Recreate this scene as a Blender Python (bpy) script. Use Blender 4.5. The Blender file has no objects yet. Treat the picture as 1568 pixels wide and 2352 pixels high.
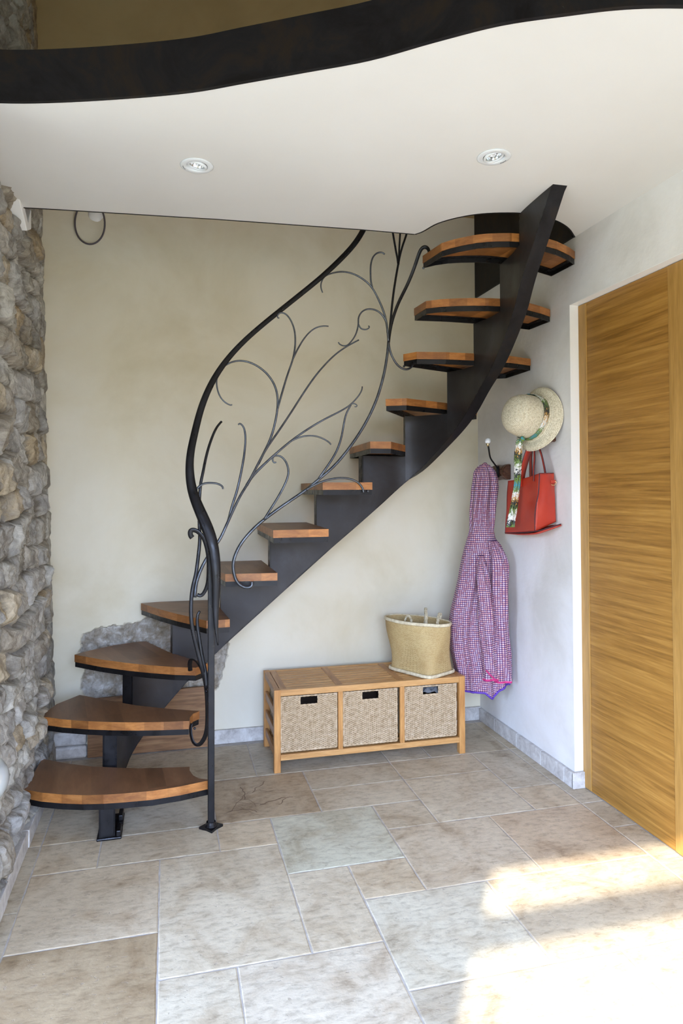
import bpy, bmesh, math, random
from mathutils import Vector, Matrix, noise
random.seed(7)
scene = bpy.context.scene
col = scene.collection

# ------------------------------------------------------------------ camera
YAW, PITCH, ROLL = math.radians(14.3), math.radians(1.26), math.radians(0.21)
fw = Vector((math.sin(YAW)*math.cos(PITCH), math.cos(YAW)*math.cos(PITCH), math.sin(PITCH)))
rt = Vector((math.cos(YAW), -math.sin(YAW), 0)); up = rt.cross(fw)
cr_, sr_ = math.cos(ROLL), math.sin(ROLL)
rt, up = rt*cr_-up*sr_, rt*sr_+up*cr_
cam = bpy.data.objects.new('camera', bpy.data.cameras.new('camera')); col.objects.link(cam)
cam.matrix_world = Matrix(((rt.x, up.x, -fw.x, 0), (rt.y, up.y, -fw.y, 0), (rt.z, up.z, -fw.z, 1.25), (0, 0, 0, 1)))
cam.data.sensor_fit = 'HORIZONTAL'; cam.data.sensor_width = 36; cam.data.lens = 36.0
cam.data.shift_y = (1091-1176)/1568; cam.data.clip_start = .02
scene.camera = cam

# ------------------------------------------------------------------ light
scene.view_settings.view_transform = 'Standard'; scene.view_settings.look = 'None'
scene.view_settings.gamma = 1; scene.view_settings.use_curve_mapping = False
scene.view_settings.exposure = -0.12
SUN, SKY = 17.0, 29.0
w = bpy.data.worlds.new('sky'); scene.world = w; w.use_nodes = True
nt = w.node_tree; bg = nt.nodes['Background']
tc = nt.nodes.new('ShaderNodeTexCoord'); sx = nt.nodes.new('ShaderNodeSeparateXYZ'); rp = nt.nodes.new('ShaderNodeValToRGB')
nt.links.new(tc.outputs['Generated'], sx.inputs[0]); mr = nt.nodes.new('ShaderNodeMapRange')
mr.inputs[1].default_value = -1; nt.links.new(sx.outputs[2], mr.inputs[0]); nt.links.new(mr.outputs[0], rp.inputs[0])
nt.links.new(rp.outputs[0], bg.inputs[0]); bg.inputs[1].default_value = SKY
e = rp.color_ramp.elements; e[0].position = .47; e[0].color = (.10, .085, .05, 1); e[1].position = .9; e[1].color = (.34, .52, 1, 1)
k = e.new(.53); k.color = (.12, .11, .06, 1)      # dark band added at the horizon to dim the upper back wall
k = e.new(.565); k.color = (.53, .68, 1, 1)
sun = bpy.data.objects.new('sun', bpy.data.lights.new('sun', 'SUN')); col.objects.link(sun)
sun.data.energy = SUN; sun.data.angle = math.radians(.8); sun.data.color = (1, .94, .84)
sun.rotation_euler = Vector((.655, 1, -.703)).to_track_quat('-Z', 'Y').to_euler(); sun.location = (-3, -5, 4)
pt = bpy.data.objects.new('window_light', bpy.data.lights.new('window_light', 'AREA')); col.objects.link(pt)
pt.data.shape = 'RECTANGLE'; pt.data.size = 2.1; pt.data.size_y = 2.25; pt.location = (-.02, -1.01, 1.13)
pt.rotation_euler = (math.radians(90), 0, 0); pt.data.cycles.is_portal = True
pt = bpy.data.objects.new('side_window_light', bpy.data.lights.new('side_window_light', 'AREA')); col.objects.link(pt)
pt.data.shape = 'RECTANGLE'; pt.data.size = 2.55; pt.data.size_y = 2.1; pt.location = (-2.62, .475, 1.1)
pt.rotation_euler = (math.radians(90), 0, math.radians(-90)); pt.data.cycles.is_portal = True

# ------------------------------------------------------------------ material helpers
class NT:
    def __init__(s, name, rough=.6, metal=0, spec=.4):
        s.m = bpy.data.materials.new(name); s.m.use_nodes = True; s.t = s.m.node_tree
        s.b = s.t.nodes['Principled BSDF']; s.b.inputs['Roughness'].default_value = rough
        s.b.inputs['Metallic'].default_value = metal; s.b.inputs['Specular IOR Level'].default_value = spec
    def n(s, kind, **kw):
        x = s.t.nodes.new('ShaderNode'+kind)
        for k_, v in kw.items():
            if k_.startswith('i'): x.inputs[int(k_[1:])].default_value = v
            else: setattr(x, k_, v)
        return x
    def l(s, a, b): s.t.links.new(a, b)
    def coord(s, kind='Object', scale=(1, 1, 1), rot=(0, 0, 0), loc=(0, 0, 0)):
        c = s.n('TexCoord'); mp = s.n('Mapping'); s.l(c.outputs[kind], mp.inputs[0])
        mp.inputs['Scale'].default_value = scale; mp.inputs['Rotation'].default_value = rot; mp.inputs['Location'].default_value = loc
        return mp.outputs[0]
    def noise(s, v, scale=5, detail=4, rough=.55, dist=0):
        x = s.n('TexNoise'); s.l(v, x.inputs['Vector']); x.inputs['Scale'].default_value = scale
        x.inputs['Detail'].default_value = detail; x.inputs['Roughness'].default_value = rough; x.inputs['Distortion'].default_value = dist
        return x.outputs[0]
    def ramp(s, f, stops, interp='LINEAR'):
        x = s.n('ValToRGB'); s.l(f, x.inputs[0]); x.color_ramp.interpolation = interp; e = x.color_ramp.elements
        while len(e) > 1: e.remove(e[-1])
        e[0].position, e[0].color = stops[0][0], c4(stops[0][1])
        for p, c in stops[1:]: k_ = e.new(p); k_.color = c4(c)
        return x.outputs[0]
    def mix(s, f, a, b, mode='MIX'):
        x = s.n('Mix', data_type='RGBA', blend_type=mode)
        for v, i in ((f, 0), (a, 6), (b, 7)):
            if isinstance(v, (int, float)): x.inputs[i].default_value = v
            elif isinstance(v, tuple): x.inputs[i].default_value = c4(v)
            else: s.l(v, x.inputs[i])
        return x.outputs[2]
    def math(s, op, a, b=0.0):
        x = s.n('Math', operation=op)
        for v, i in ((a, 0), (b, 1)):
            if isinstance(v, (int, float)): x.inputs[i].default_value = v
            else: s.l(v, x.inputs[i])
        return x.outputs[0]
    def color(s, o):
        if isinstance(o, tuple): s.b.inputs['Base Color'].default_value = c4(o)
        else: s.l(o, s.b.inputs['Base Color'])
    def bump(s, h, strength=.3, dist=.002):
        x = s.n('Bump'); x.inputs['Strength'].default_value = strength; x.inputs['Distance'].default_value = dist
        s.l(h, x.inputs['Height']); s.l(x.outputs[0], s.b.inputs['Normal'])
    def attr(s, name): return s.n('Attribute', attribute_name=name).outputs[0]
def c4(c): return (c[0], c[1], c[2], 1) if len(c) == 3 else c
def plain(name, c, rough=.5, metal=0, spec=.4):
    x = NT(name, rough, metal, spec); x.color(c); return x.m

def mk_plaster(name, base, dark, light, sc=1.6, bump=.25):
    x = NT(name, .8, 0, .25); v = x.coord()
    big = x.noise(v, sc, 6, .6, .4); fine = x.noise(v, 38, 5, .6)
    c = x.ramp(big, [(.30, dark), (.5, base), (.72, light)])
    # rubbed spots and hairline scratches in the lime wash
    sp = x.ramp(x.noise(v, 7, 8, .75, .3), [(.66, (0, 0, 0)), (.74, (1, 1, 1))])
    c = x.mix(x.math('MULTIPLY', sp, .18), c, dark)
    x.color(c); x.bump(x.math('ADD', big, x.math('MULTIPLY', fine, .22)), bump, .006)
    return x
M = {}
M['plaster'] = mk_plaster('warm_plaster', (.75, .685, .53), (.665, .59, .42), (.80, .75, .62)).m
M['limewash'] = mk_plaster('grey_limewash', (.78, .755, .715), (.66, .63, .575), (.84, .83, .81), 2.4, .8).m
x = NT('ceiling_paint', .85, 0, .2); v = x.coord(); x.color(x.ramp(x.noise(v, 1.2, 5), [(.3, (.695, .675, .635)), (.7, (.755, .74, .705))])); x.bump(x.noise(v, 9, 3), .12, .003); M['ceiling'] = x.m
M['upper_shade'] = mk_plaster('plaster_shade_tint', (.46, .34, .17), (.40, .29, .14), (.50, .38, .20)).m  # wall plaster darkened and browned in colour to stand in for upstairs dimness
M['dim'] = mk_plaster('bounce_cut_render', (.42, .34, .22), (.34, .27, .17), (.48, .40, .27)).m  # unseen walls toned dark and warm to cut and tint bounce light
M['white'] = plain('white_plaster_edge', (.86, .85, .82), .8)
M['cap'] = plain('white_enamel', (.75, .77, .78), .35)

def mk_backwall():
    x = mk_plaster('warm_plaster_with_bare_stone', (.75, .685, .53), (.665, .59, .42), (.80, .75, .62))
    v = x.coord(); a = x.attr('bare')
    st = x.ramp(x.noise(v, 22, 8, .7, .6), [(.34, (.07, .06, .05)), (.45, (.20, .18, .15)), (.55, (.36, .34, .31)), (.66, (.66, .65, .62))])
    st = x.mix(x.noise(v, 3.5, 3), st, x.ramp(x.noise(v, 14, 5), [(.4, (.30, .22, .12)), (.65, (.55, .50, .42))]))
    old = x.b.inputs['Base Color'].links[0].from_socket
    x.color(x.mix(a, old, st)); return x.m
M['backwall'] = mk_backwall()

x = NT('rubble_stone', .9, 0, .2); v = x.coord(); a = x.attr('tint')
n1 = x.noise(v, 16, 9, .72, .5); n2 = x.noise(v, 60, 6, .7)
cc = x.mix(.75, a, x.ramp(n1, [(.32, (.28, .25, .22)), (.47, (.80, .77, .72)), (.62, (1.45, 1.45, 1.42))]), 'MULTIPLY')
cc = x.mix(x.ramp(x.noise(v, 5, 6, .7), [(.5, (0, 0, 0)), (.7, (.55, .55, .55))]), cc, (.50, .50, .49))
x.color(cc); x.bump(x.math('ADD', n1, x.math('MULTIPLY', n2, .4)), .8, .02); M['rubble'] = x.m

x = NT('travertine', .52, 0, .35); v = x.coord(); a = x.attr('tint')
n1 = x.noise(v, 5.5, 8, .68, .7); n2 = x.noise(x.coord(scale=(1, 2.2, 1)), 24, 7, .7, .3)
cc = x.mix(.8, a, x.ramp(n1, [(.30, (.50, .42, .34)), (.42, (.80, .75, .69)), (.52, (.96, .95, .93)), (.68, (1.08, 1.09, 1.08))]), 'MULTIPLY')
cc = x.mix(.6, cc, x.ramp(n2, [(.33, (.48, .45, .42)), (.5, (.97, .97, .97)), (.68, (1.12, 1.12, 1.12))]), 'MULTIPLY')
pit = x.ramp(x.noise(x.coord(scale=(1, 1.8, 1)), 48, 5, .6, .6), [(.63, (0, 0, 0)), (.67, (1, 1, 1))])
cc = x.mix(x.math('MULTIPLY', pit, .42), cc, (.30, .25, .20)); x.color(cc)
x.bump(x.math('SUBTRACT', x.math('ADD', x.math('MULTIPLY', n1, .5), n2), x.math('MULTIPLY', pit, .6)), .4, .003)
M['tile'] = x.m
x = NT('grout', .9); v = x.coord(); x.color(x.ramp(x.noise(v, 30, 4), [(.3, (.38, .33, .28)), (.7, (.56, .52, .46))])); M['grout'] = x.m
x = NT('baseboard_stone', .6); v = x.coord(); x.color(x.ramp(x.noise(v, 22, 7, .7, .4), [(.3, (.36, .33, .30)), (.5, (.55, .52, .48)), (.7, (.70, .68, .64))])); x.bump(x.noise(v, 40, 6), .4, .002); M['base'] = x.m

def wood(name, c1, c2, c3, grain=(1, 12, 1), block=0, rough=.45, coord='UV', sc=14, tone=.35, rot=(0, 0, 0)):
    x = NT(name, rough, 0, .45); v = x.coord(coord, grain, rot)
    g = x.noise(v, sc, 7, .62, .5); f = x.noise(v, sc*5, 4, .6)
    c = x.ramp(g, [(.30, c1), (.5, c2), (.7, c3)])
    c = x.mix(.25, c, x.ramp(f, [(.35, (.6, .6, .6)), (.65, (1.2, 1.2, 1.2))]), 'MULTIPLY')
    if block:
        s_ = x.n('SeparateXYZ'); x.l(x.coord(coord), s_.inputs[0])
        wn = x.n('TexWhiteNoise', noise_dimensions='2D'); cb = x.n('CombineXYZ')
        x.l(x.math('FLOOR', x.math('DIVIDE', s_.outputs[0], block)), cb.inputs[0])
        x.l(x.math('FLOOR', x.math('DIVIDE', s_.outputs[1], block*5)), cb.inputs[1]); x.l(cb.outputs[0], wn.inputs[0])
        c = x.mix(tone, c, x.ramp(wn.outputs[0], [(0, (.45, .40, .36)), (.5, (.95, .9, .88)), (1, (1.35, 1.3, 1.2))]), 'MULTIPLY')
    x.color(c); x.bump(g, .12, .001); return x.m
M['tread_top'] = wood('dull_iroko_top', (.165, .080, .038), (.21, .105, .05), (.255, .135, .066), (1, .25, 1), .065, .42, tone=.45)  # tread tops darker and less orange than the edges
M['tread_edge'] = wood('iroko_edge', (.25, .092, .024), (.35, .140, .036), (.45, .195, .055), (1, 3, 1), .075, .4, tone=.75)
M['door'] = wood('oak_veneer', (.21, .095, .015), (.335, .160, .029), (.45, .235, .050), (1, .45, 13), 0, .38, 'Object', 5)
M['door_stile'] = wood('oak_stile', (.33, .17, .036), (.40, .215, .052), (.47, .26, .07), (1, 9, .7), 0, .38, 'Object', 5)
M['bench'] = wood('oiled_pine', (.40, .19, .055), (.55, .29, .10), (.64, .37, .15), (.8, 8, 8), 0, .42, 'Object', 7)
M['bench_v'] = wood('oiled_pine_upright', (.38, .165, .045), (.52, .25, .075), (.62, .33, .11), (8, 8, .8), 0, .42, 'Object', 7)
M['bench_y'] = wood('oiled_pine_cross', (.30, .13, .045), (.42, .20, .07), (.52, .28, .11), (8, .8, 8), 0, .42, 'Object', 7)
M['board'] = wood('rough_oak_board', (.13, .06, .022), (.24, .12, .05), (.34, .19, .085), (.7, 8, 9), 0, .55, 'Object', 7)
M['walnut'] = wood('dark_turned_wood', (.045, .018, .010), (.10, .04, .022), (.16, .07, .04), (3, 3, 9), 0, .3, 'Object', 12)

x = NT('blackened_iron', .36, .5, .45); v = x.coord(); x.color(x.ramp(x.noise(v, 9, 6, .65), [(.3, (.010, .009, .009)), (.7, (.020, .019, .021))])); x.l(x.math('MULTIPLY', x.noise(v, 30, 3), .75), x.b.inputs['Roughness']); M['iron'] = x.m
x = NT('blued_steel_plate', .4, .6, .5); v = x.coord(); x.color(x.ramp(x.noise(v, 3.5, 7, .65, .5), [(.3, (.022, .019, .018)), (.55, (.034, .032, .034)), (.75, (.050, .051, .058))])); x.l(x.ramp(x.noise(v, 6, 5), [(.3, (.34,)*3), (.7, (.5,)*3)]), x.b.inputs['Roughness']); M['plate'] = x.m
x = NT('brushed_iron_bar', .38, .85, .5); v = x.coord(); x.color(x.ramp(x.noise(v, 14, 6, .7), [(.35, (.07, .075, .085)), (.65, (.17, .19, .22))])); M['bar'] = x.m
x = NT('mill_scale_steel', .5, .6, .4); v = x.coord(); n1 = x.noise(v, 5, 8, .7, .6)
c = x.ramp(n1, [(.3, (.010, .009, .010)), (.5, (.020, .020, .023)), (.63, (.034, .026, .020)), (.72, (.030, .031, .037))])
c = x.mix(x.ramp(x.noise(v, 26, 7, .75, 1.5), [(.71, (0,)*3), (.75, (.6,)*3)]), c, (.35, .36, .38)); x.color(c); x.bump(n1, .2, .002); M['scale'] = x.m
M['chrome'] = plain('bright_reflector', (.75, .76, .76), .12, 1)
M['pale_metal'] = plain('pale_satin_metal', (.62, .66, .66), .3, .6)
M['brass'] = plain('pale_brass', (.72, .55, .30), .25, 1)
M['porcelain'] = plain('white_porcelain', (.88, .90, .92), .12)
M['black'] = plain('black_rubber', (.03, .028, .032), .6)
M['cable'] = plain('grey_cable_sheath', (.10, .085, .095), .5)
M['mark'] = plain('grey_print', (.18, .18, .18), .6)

x = NT('rattan', .6); v = x.coord(); x.color(x.ramp(x.noise(v, 60, 4, .6), [(.3, (.38, .26, .14)), (.5, (.56, .42, .26)), (.7, (.68, .54, .37))])); M['rattan'] = x.m
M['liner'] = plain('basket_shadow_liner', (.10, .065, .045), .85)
x = NT('plaited_palm', .75); v = x.coord('UV', (1, 1, 1)); br = x.n('TexBrick'); wob = x.n('TexNoise'); x.l(v, wob.inputs['Vector']); wob.inputs['Scale'].default_value = 60; vm = x.n('VectorMath', operation='MULTIPLY_ADD'); x.l(wob.outputs[1], vm.inputs[0]); vm.inputs[1].default_value = (.0045, .0035, 0); x.l(v, vm.inputs[2]); x.l(vm.outputs[0], br.inputs['Vector']); br.inputs['Scale'].default_value = 1
for i_, val in ((1, (.58, .44, .22, 1)), (2, (.46, .32, .13, 1)), (3, (.38, .27, .12, 1))): br.inputs[i_].default_value = val
br.inputs['Mortar Size'].default_value = .0009; br.inputs['Brick Width'].default_value = .0075; br.inputs['Row Height'].default_value = .0048; br.offset = .5
br.inputs['Mortar Smooth'].default_value = .6; br.inputs['Bias'].default_value = -.3
big = x.noise(x.coord(), 9, 5, .6); c = x.mix(.6, br.outputs[0], x.ramp(big, [(.3, (.75, .62, .45)), (.55, (1, .98, .9)), (.75, (1.25, 1.2, 1.1))]), 'MULTIPLY')
x.color(c); x.bump(br.outputs[1], -.8, .0025); M['palm'] = x.m
x = NT('straw_binding', .75); v = x.coord(); x.color(x.ramp(x.noise(v, 70, 4), [(.3, (.52, .42, .26)), (.7, (.78, .70, .50))])); x.bump(x.noise(v, 130, 3), .5, .002); M['binding'] = x.m
x = NT('hat_straw', .7); v = x.coord('UV'); ck = x.n('TexChecker'); x.l(v, ck.inputs[0]); ck.inputs['Scale'].default_value = 1
wv = x.n('TexWave', wave_type='BANDS', bands_direction='Y'); x.l(v, wv.inputs[0]); wv.inputs['Scale'].default_value = .30; wv.inputs['Distortion'].default_value = .8; wv.inputs['Detail Scale'].default_value = 3
c = x.mix(.5, x.ramp(x.noise(x.coord(), 140, 4, .7), [(.3, (.42, .35, .22)), (.5, (.72, .65, .48)), (.7, (.86, .80, .64))]), x.ramp(wv.outputs[1], [(0, (.5, .46, .36)), (.35, (1, 1, 1))]), 'MULTIPLY')
x.color(c); x.bump(wv.outputs[1], .5, .002); M['straw'] = x.m
x = NT('red_leather', .42, 0, .5); v = x.coord(); x.color(x.ramp(x.noise(v, 6, 4), [(.3, (.40, .030, .014)), (.7, (.52, .048, .020))])); vo = x.n('TexVoronoi'); vo.inputs['Scale'].default_value = 420; x.l(v, vo.inputs['Vector']); x.bump(vo.outputs[0], .25, .0008); M['leather'] = x.m
M['leather_edge'] = plain('black_edge_paint', (.05, .02, .03), .5)
M['purple'] = plain('purple_piping', (.11, .04, .36), .55)
M['magenta'] = plain('magenta_lining', (.55, .03, .17), .55)
# printed cotton: white rings with an orange centre on purple
x = NT('ring_print_cotton', .62, 0, .35); v = x.coord('UV'); s_ = x.n('SeparateXYZ'); x.l(v, s_.inputs[0])
fx = x.math('SUBTRACT', x.math('FRACT', s_.outputs[0]), .5); fy = x.math('SUBTRACT', x.math('FRACT', s_.outputs[1]), .5)
r = x.math('SQRT', x.math('ADD', x.math('MULTIPLY', fx, fx), x.math('MULTIPLY', fy, fy)))
ix = x.n('CombineXYZ'); x.l(x.math('FLOOR', s_.outputs[0]), ix.inputs[0]); x.l(x.math('FLOOR', s_.outputs[1]), ix.inputs[1])
wn = x.n('TexWhiteNoise', noise_dimensions='2D'); x.l(ix.outputs[0], wn.inputs[0])
ringc = x.ramp(wn.outputs[0], [(0, (.74, .64, .66)), (.5, (.70, .50, .52)), (.85, (.66, .38, .34))])
dotc = x.ramp(wn.outputs[0], [(0, (.25, .05, .22)), (.35, (.65, .25, .10)), (.7, (.35, .08, .15))], 'CONSTANT')
ground = x.mix(x.ramp(x.math('ABSOLUTE', fy), [(.36, (0,)*3), (.42, (1,)*3)]), (.14, .03, .11), (.055, .018, .13))
c = x.mix(x.ramp(r, [(.33, (1,)*3), (.39, (0,)*3)]), ground, ringc); c = x.mix(x.ramp(r, [(.13, (1,)*3), (.18, (0,)*3)]), c, dotc)
x.color(c); M['print'] = x.m
x = NT('painted_silk', .5); v = x.coord('UV'); n1 = x.noise(v, 1, 5, .6, 1.2); sp = x.n('SeparateXYZ'); x.l(v, sp.inputs[0])
k_ = x.math('FRACT', x.math('ADD', x.math('MULTIPLY', sp.outputs[1], .060), x.math('MULTIPLY', n1, .7)))
c = x.ramp(k_, [(0, (.72, .72, .66)), (.14, (.02, .025, .03)), (.25, (.13, .21, .04)), (.38, (.02, .30, .50)), (.44, (.13, .21, .04)), (.56, (.74, .74, .70)), (.68, (.62, .33, .05)), (.74, (.02, .025, .03)), (.86, (.14, .22, .045))], 'CONSTANT')
x.color(c); M['silk'] = x.m

# ------------------------------------------------------------------ mesh helpers
class MB:
    def __init__(s): s.v = []; s.f = []; s.m = []; s.uv = {}
    def add(s, vs, fs, mi=0, uvs=None):
        o = len(s.v); s.v += [tuple(p) for p in vs]
        for i, f in enumerate(fs):
            if uvs: s.uv[len(s.f)] = uvs[i]
            s.f.append([o+a for a in f]); s.m.append(mi)
    def box(s, a, b, mi=0):
        x0, y0, z0 = a; x1, y1, z1 = b
        s.add([(x0, y0, z0), (x1, y0, z0), (x1, y1, z0), (x0, y1, z0), (x0, y0, z1), (x1, y0, z1), (x1, y1, z1), (x0, y1, z1)],
              [(0, 3, 2, 1), (4, 5, 6, 7), (0, 1, 5, 4), (1, 2, 6, 5), (2, 3, 7, 6), (3, 0, 4, 7)], mi)
    def prism(s, poly, z0, z1, mi_top=0, mi_side=0, ang=0):
        a = sum(poly[i][0]*poly[(i+1) % len(poly)][1]-poly[(i+1) % len(poly)][0]*poly[i][1] for i in range(len(poly)))
        if a < 0: poly = poly[::-1]
        n = len(poly); c, sn = math.cos(ang), math.sin(ang)
        R = [(x_*c+y_*sn, -x_*sn+y_*c) for x_, y_ in poly]
        s.add([(x_, y_, z1) for x_, y_ in poly], [tuple(range(n))], mi_top, [R])
        s.add([(x_, y_, z0) for x_, y_ in poly], [tuple(range(n))[::-1]], mi_side, [R[::-1]])
        L = 0
        for i in range(n):
            p, q = poly[i], poly[(i+1) % n]; d = math.dist(p, q)
            s.add([(p[0], p[1], z0), (q[0], q[1], z0), (q[0], q[1], z1), (p[0], p[1], z1)], [(0, 1, 2, 3)], mi_side, [[(L, z0), (L+d, z0), (L+d, z1), (L, z1)]]); L += d
    def sweep(s, pts, radii, n=8, flat=1.0, closed=False, mi=0, upv=(0, 0, 1), twist=None, uvs=1.0):
        """tube along pts; radii one number or per point; flat squashes the section along the frame's second axis"""
        P = [Vector(p) for p in pts]; m = len(P)
        R = radii if isinstance(radii, (list, tuple)) else [radii]*m
        T = []
        for i in range(m):
            a = P[(i-1) % m] if closed or i > 0 else P[0]; b = P[(i+1) % m] if closed or i < m-1 else P[-1]
            T.append((b-a).normalized())
        u = Vector(upv); u = (u-T[0]*u.dot(T[0]))
        if u.length < 1e-4: u = T[0].orthogonal()
        u.normalize(); vs = []; L = [0]
        for i in range(m):
            u = (u-T[i]*u.dot(T[i])).normalized(); w_ = T[i].cross(u)
            for k in range(n):
                a = 2*math.pi*k/n
                vs.append(P[i]+(u*math.cos(a)+w_*math.sin(a)*flat)*R[i])
            if i: L.append(L[-1]+(P[i]-P[i-1]).length)
        fs = []; uv = []
        for i in range(m if closed else m-1):
            j = (i+1) % m
            for k in range(n):
                l = (k+1) % n; fs.append((i*n+k, i*n+l, j*n+l, j*n+k))
                a0, a1 = k/n, (k+1)/n; l0 = L[i]; l1 = L[i+1] if i+1 < m else l0
                uv.append([(a0, l0*uvs), (a1, l0*uvs), (a1, l1*uvs), (a0, l1*uvs)])
        if not closed:
            fs += [tuple(range(n))[::-1], tuple((m-1)*n+k for k in range(n))]; uv += [[(0, 0)]*n, [(0, 0)]*n]
        s.add(vs, fs, mi, uv)
    def lathe(s, prof, center, axis=(0, 0, 1), n=32, mi=0, caps=(False, False)):
        A = Vector(axis).normalized(); U = A.orthogonal().normalized(); W = A.cross(U); C = Vector(center); vs = []
        for r_, h_ in prof:
            for k in range(n):
                a = 2*math.pi*k/n; vs.append(C+A*h_+(U*math.cos(a)+W*math.sin(a))*r_)
        fs = [(i*n+k, i*n+(k+1) % n, (i+1)*n+(k+1) % n, (i+1)*n+k) for i in range(len(prof)-1) for k in range(n)]
        if caps[0]: fs.append(tuple(range(n))[::-1])
        if caps[1]: fs.append(tuple((len(prof)-1)*n+k for k in range(n)))
        s.add(vs, fs, mi)
    def build(s, name, mats, parent=None, smooth=False, bevel=0, attr=None, fix=True):
        me = bpy.data.meshes.new(name); me.from_pydata(s.v, [], s.f)
        for m_ in (mats if isinstance(mats, (list, tuple)) else [mats]): me.materials.append(m_)
        me.polygons.foreach_set('material_index', s.m)
        if s.uv:
            ul = me.uv_layers.new(name='UVMap')
            for pi, uvs in s.uv.items():
                ls = me.polygons[pi].loop_start
                for j, q in enumerate(uvs): ul.data[ls+j].uv = q
        if attr:
            nm, vals = attr
            if isinstance(vals[0], (float, int)):
                a = me.attributes.new(nm, 'FLOAT', 'POINT'); a.data.foreach_set('value', vals)
            else:
                a = me.attributes.new(nm, 'FLOAT_COLOR', 'POINT'); a.data.foreach_set('color', [c for q in vals for c in c4(q)])
        me.validate(); me.update()
        if fix:
            bm = bmesh.new(); bm.from_mesh(me); bmesh.ops.recalc_face_normals(bm, faces=bm.faces); bm.to_mesh(me); bm.free()
        if smooth: me.polygons.foreach_set('use_smooth', [True]*len(me.polygons))
        if smooth == 2: me.set_sharp_from_angle(angle=math.radians(25))
        o = bpy.data.objects.new(name, me); col.objects.link(o)
        if parent: o.parent = parent
        if bevel:
            b = o.modifiers.new('bevel', 'BEVEL'); b.width = bevel; b.segments = 2; b.limit_method = 'ANGLE'; b.angle_limit = math.radians(40)
        return o
def weld(o, d=.0004):
    bm = bmesh.new(); bm.from_mesh(o.data); bmesh.ops.remove_doubles(bm, verts=bm.verts, dist=d); bmesh.ops.recalc_face_normals(bm, faces=bm.faces); bm.to_mesh(o.data); bm.free(); return o
def thing(name, label, cat, loc=(0, 0, 0), group=None):
    o = bpy.data.objects.new(name, None); col.objects.link(o); o.empty_display_size = .05
    o.location = loc; tag(o, label, cat, group); return o
def tag(o, label, cat, group=None):
    o['label'] = label; o['category'] = cat
    if group: o['group'] = group
    return o
def struct(o, label=None, cat=None):
    o['kind'] = 'structure'
    if label: o['label'] = label
    if cat: o['category'] = cat
    return o
def cr(P, n=6, closed=False):
    P = [Vector(p) for p in P]; out = []; m = len(P)
    Q = [P[-1]]+P+[P[0], P[1]] if closed else [P[0]*2-P[1]]+P+[P[-1]*2-P[-2]]
    for i in range(1, m+1 if closed else m):
        a, b, c, d = Q[i-1], Q[i], Q[i+1], Q[i+2]
        for k in range(n):
            t = k/n; out.append(.5*((2*b)+(c-a)*t+(2*a-5*b+4*c-d)*t*t+(3*b-a-3*c+d)*t**3))
    if not closed: out.append(P[-1])
    return out
def lerp(a, b, t): return a+(b-a)*t
def interp(x_, xs, ys):
    if x_ <= xs[0]: return ys[0]
    for i in range(1, len(xs)):
        if x_ <= xs[i]:
            return ys[i-1]+(ys[i]-ys[i-1])*(x_-xs[i-1])/(xs[i]-xs[i-1])
    return ys[-1]
def origin(o, p):
    """move an Empty's origin to p while its parts stay where they are"""
    o.location = p
    for c_ in o.children: c_.location = Vector(c_.location)-Vector(p)
    return o
# ================================================================== THE ROOM
XR, YB, ZC, ZT = 1.655, 3.45, 2.3085, 2.445      # right wall, back wall, slab underside, slab top
# ---- floor: modular limestone slabs on a 20 cm grid, grout bed below
gx = [-2.65, -2.453, -2.25, -2.048, -1.845, -1.643, -1.44, -1.238, -1.035, -.833, -.63, -.428, -.2255, -.023, .1795, .382, .5845, .787, .9895, 1.195, 1.3945, 1.597, 1.70]
X0 = 13                                           # gx[X0] is grid column 0
def GY(j): return 2.03+.1965*j
tiles = [(-2,0,0,2),(0,2,-1,2),(-2,0,-3,0),(0,1,-3,-1),(2,3,-1,1),(1,3,-3,-1),(2,4,1,3),(3,4,0,1),(4,6,0,2),(6,8,0,2),(4,5,2,3),(3,5,3,4),(5,7,2,4),(7,8,2,3),
         (7,8,3,5),(1,2,2,3),(-1,1,2,3),(-2,-1,2,3),(1,3,3,5),(-1,1,3,5),(-2,-1,3,5),(3,5,-2,0),(5,8,-2,0),(3,5,4,5),(5,7,4,5),(3,6,-4,-2),(6,8,-4,-2),
         (8,9,2,5),(8,9,1,2),(8,9,-2,1),(-2,2,5,7),(2,5,5,7),(5,6,5,7),(6,8,5,7),(8,9,5,7)]
tintmap = {(-2,0):(.50,.445,.37),(0,-1):(.53,.49,.42),(-2,-3):(.34,.275,.195),(2,1):(.51,.52,.465),(0,-3):(.54,.51,.45),(1,3):(.41,.345,.27),(4,0):(.52,.47,.40),(6,0):(.50,.42,.335),(5,2):(.53,.49,.42),(3,-2):(.55,.54,.49),(2,-1):(.53,.49,.42),(3,5):(.46,.41,.35),(1,-3):(.56,.53,.48)}
occ = set()
for i0, i1, j0, j1 in tiles:
    for i in range(i0, i1):
        for j in range(j0, j1): occ.add((i, j))
rs = random.Random(3)
for j in range(-16, 7):
    for i in range(-13, 9):
        if (i, j) in occ: continue
        for w_, h_ in rs.sample([(2, 2), (3, 2), (2, 1), (1, 2), (2, 3)], 5)+[(1, 1)]:
            if i+w_ <= 9 and j+h_ <= 7 and all((a, b) not in occ for a in range(i, i+w_) for b in range(j, j+h_)):
                tiles.append((i, i+w_, j, j+h_)); occ |= {(a, b) for a in range(i, i+w_) for b in range(j, j+h_)}; break
f = MB(); cols = []
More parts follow.
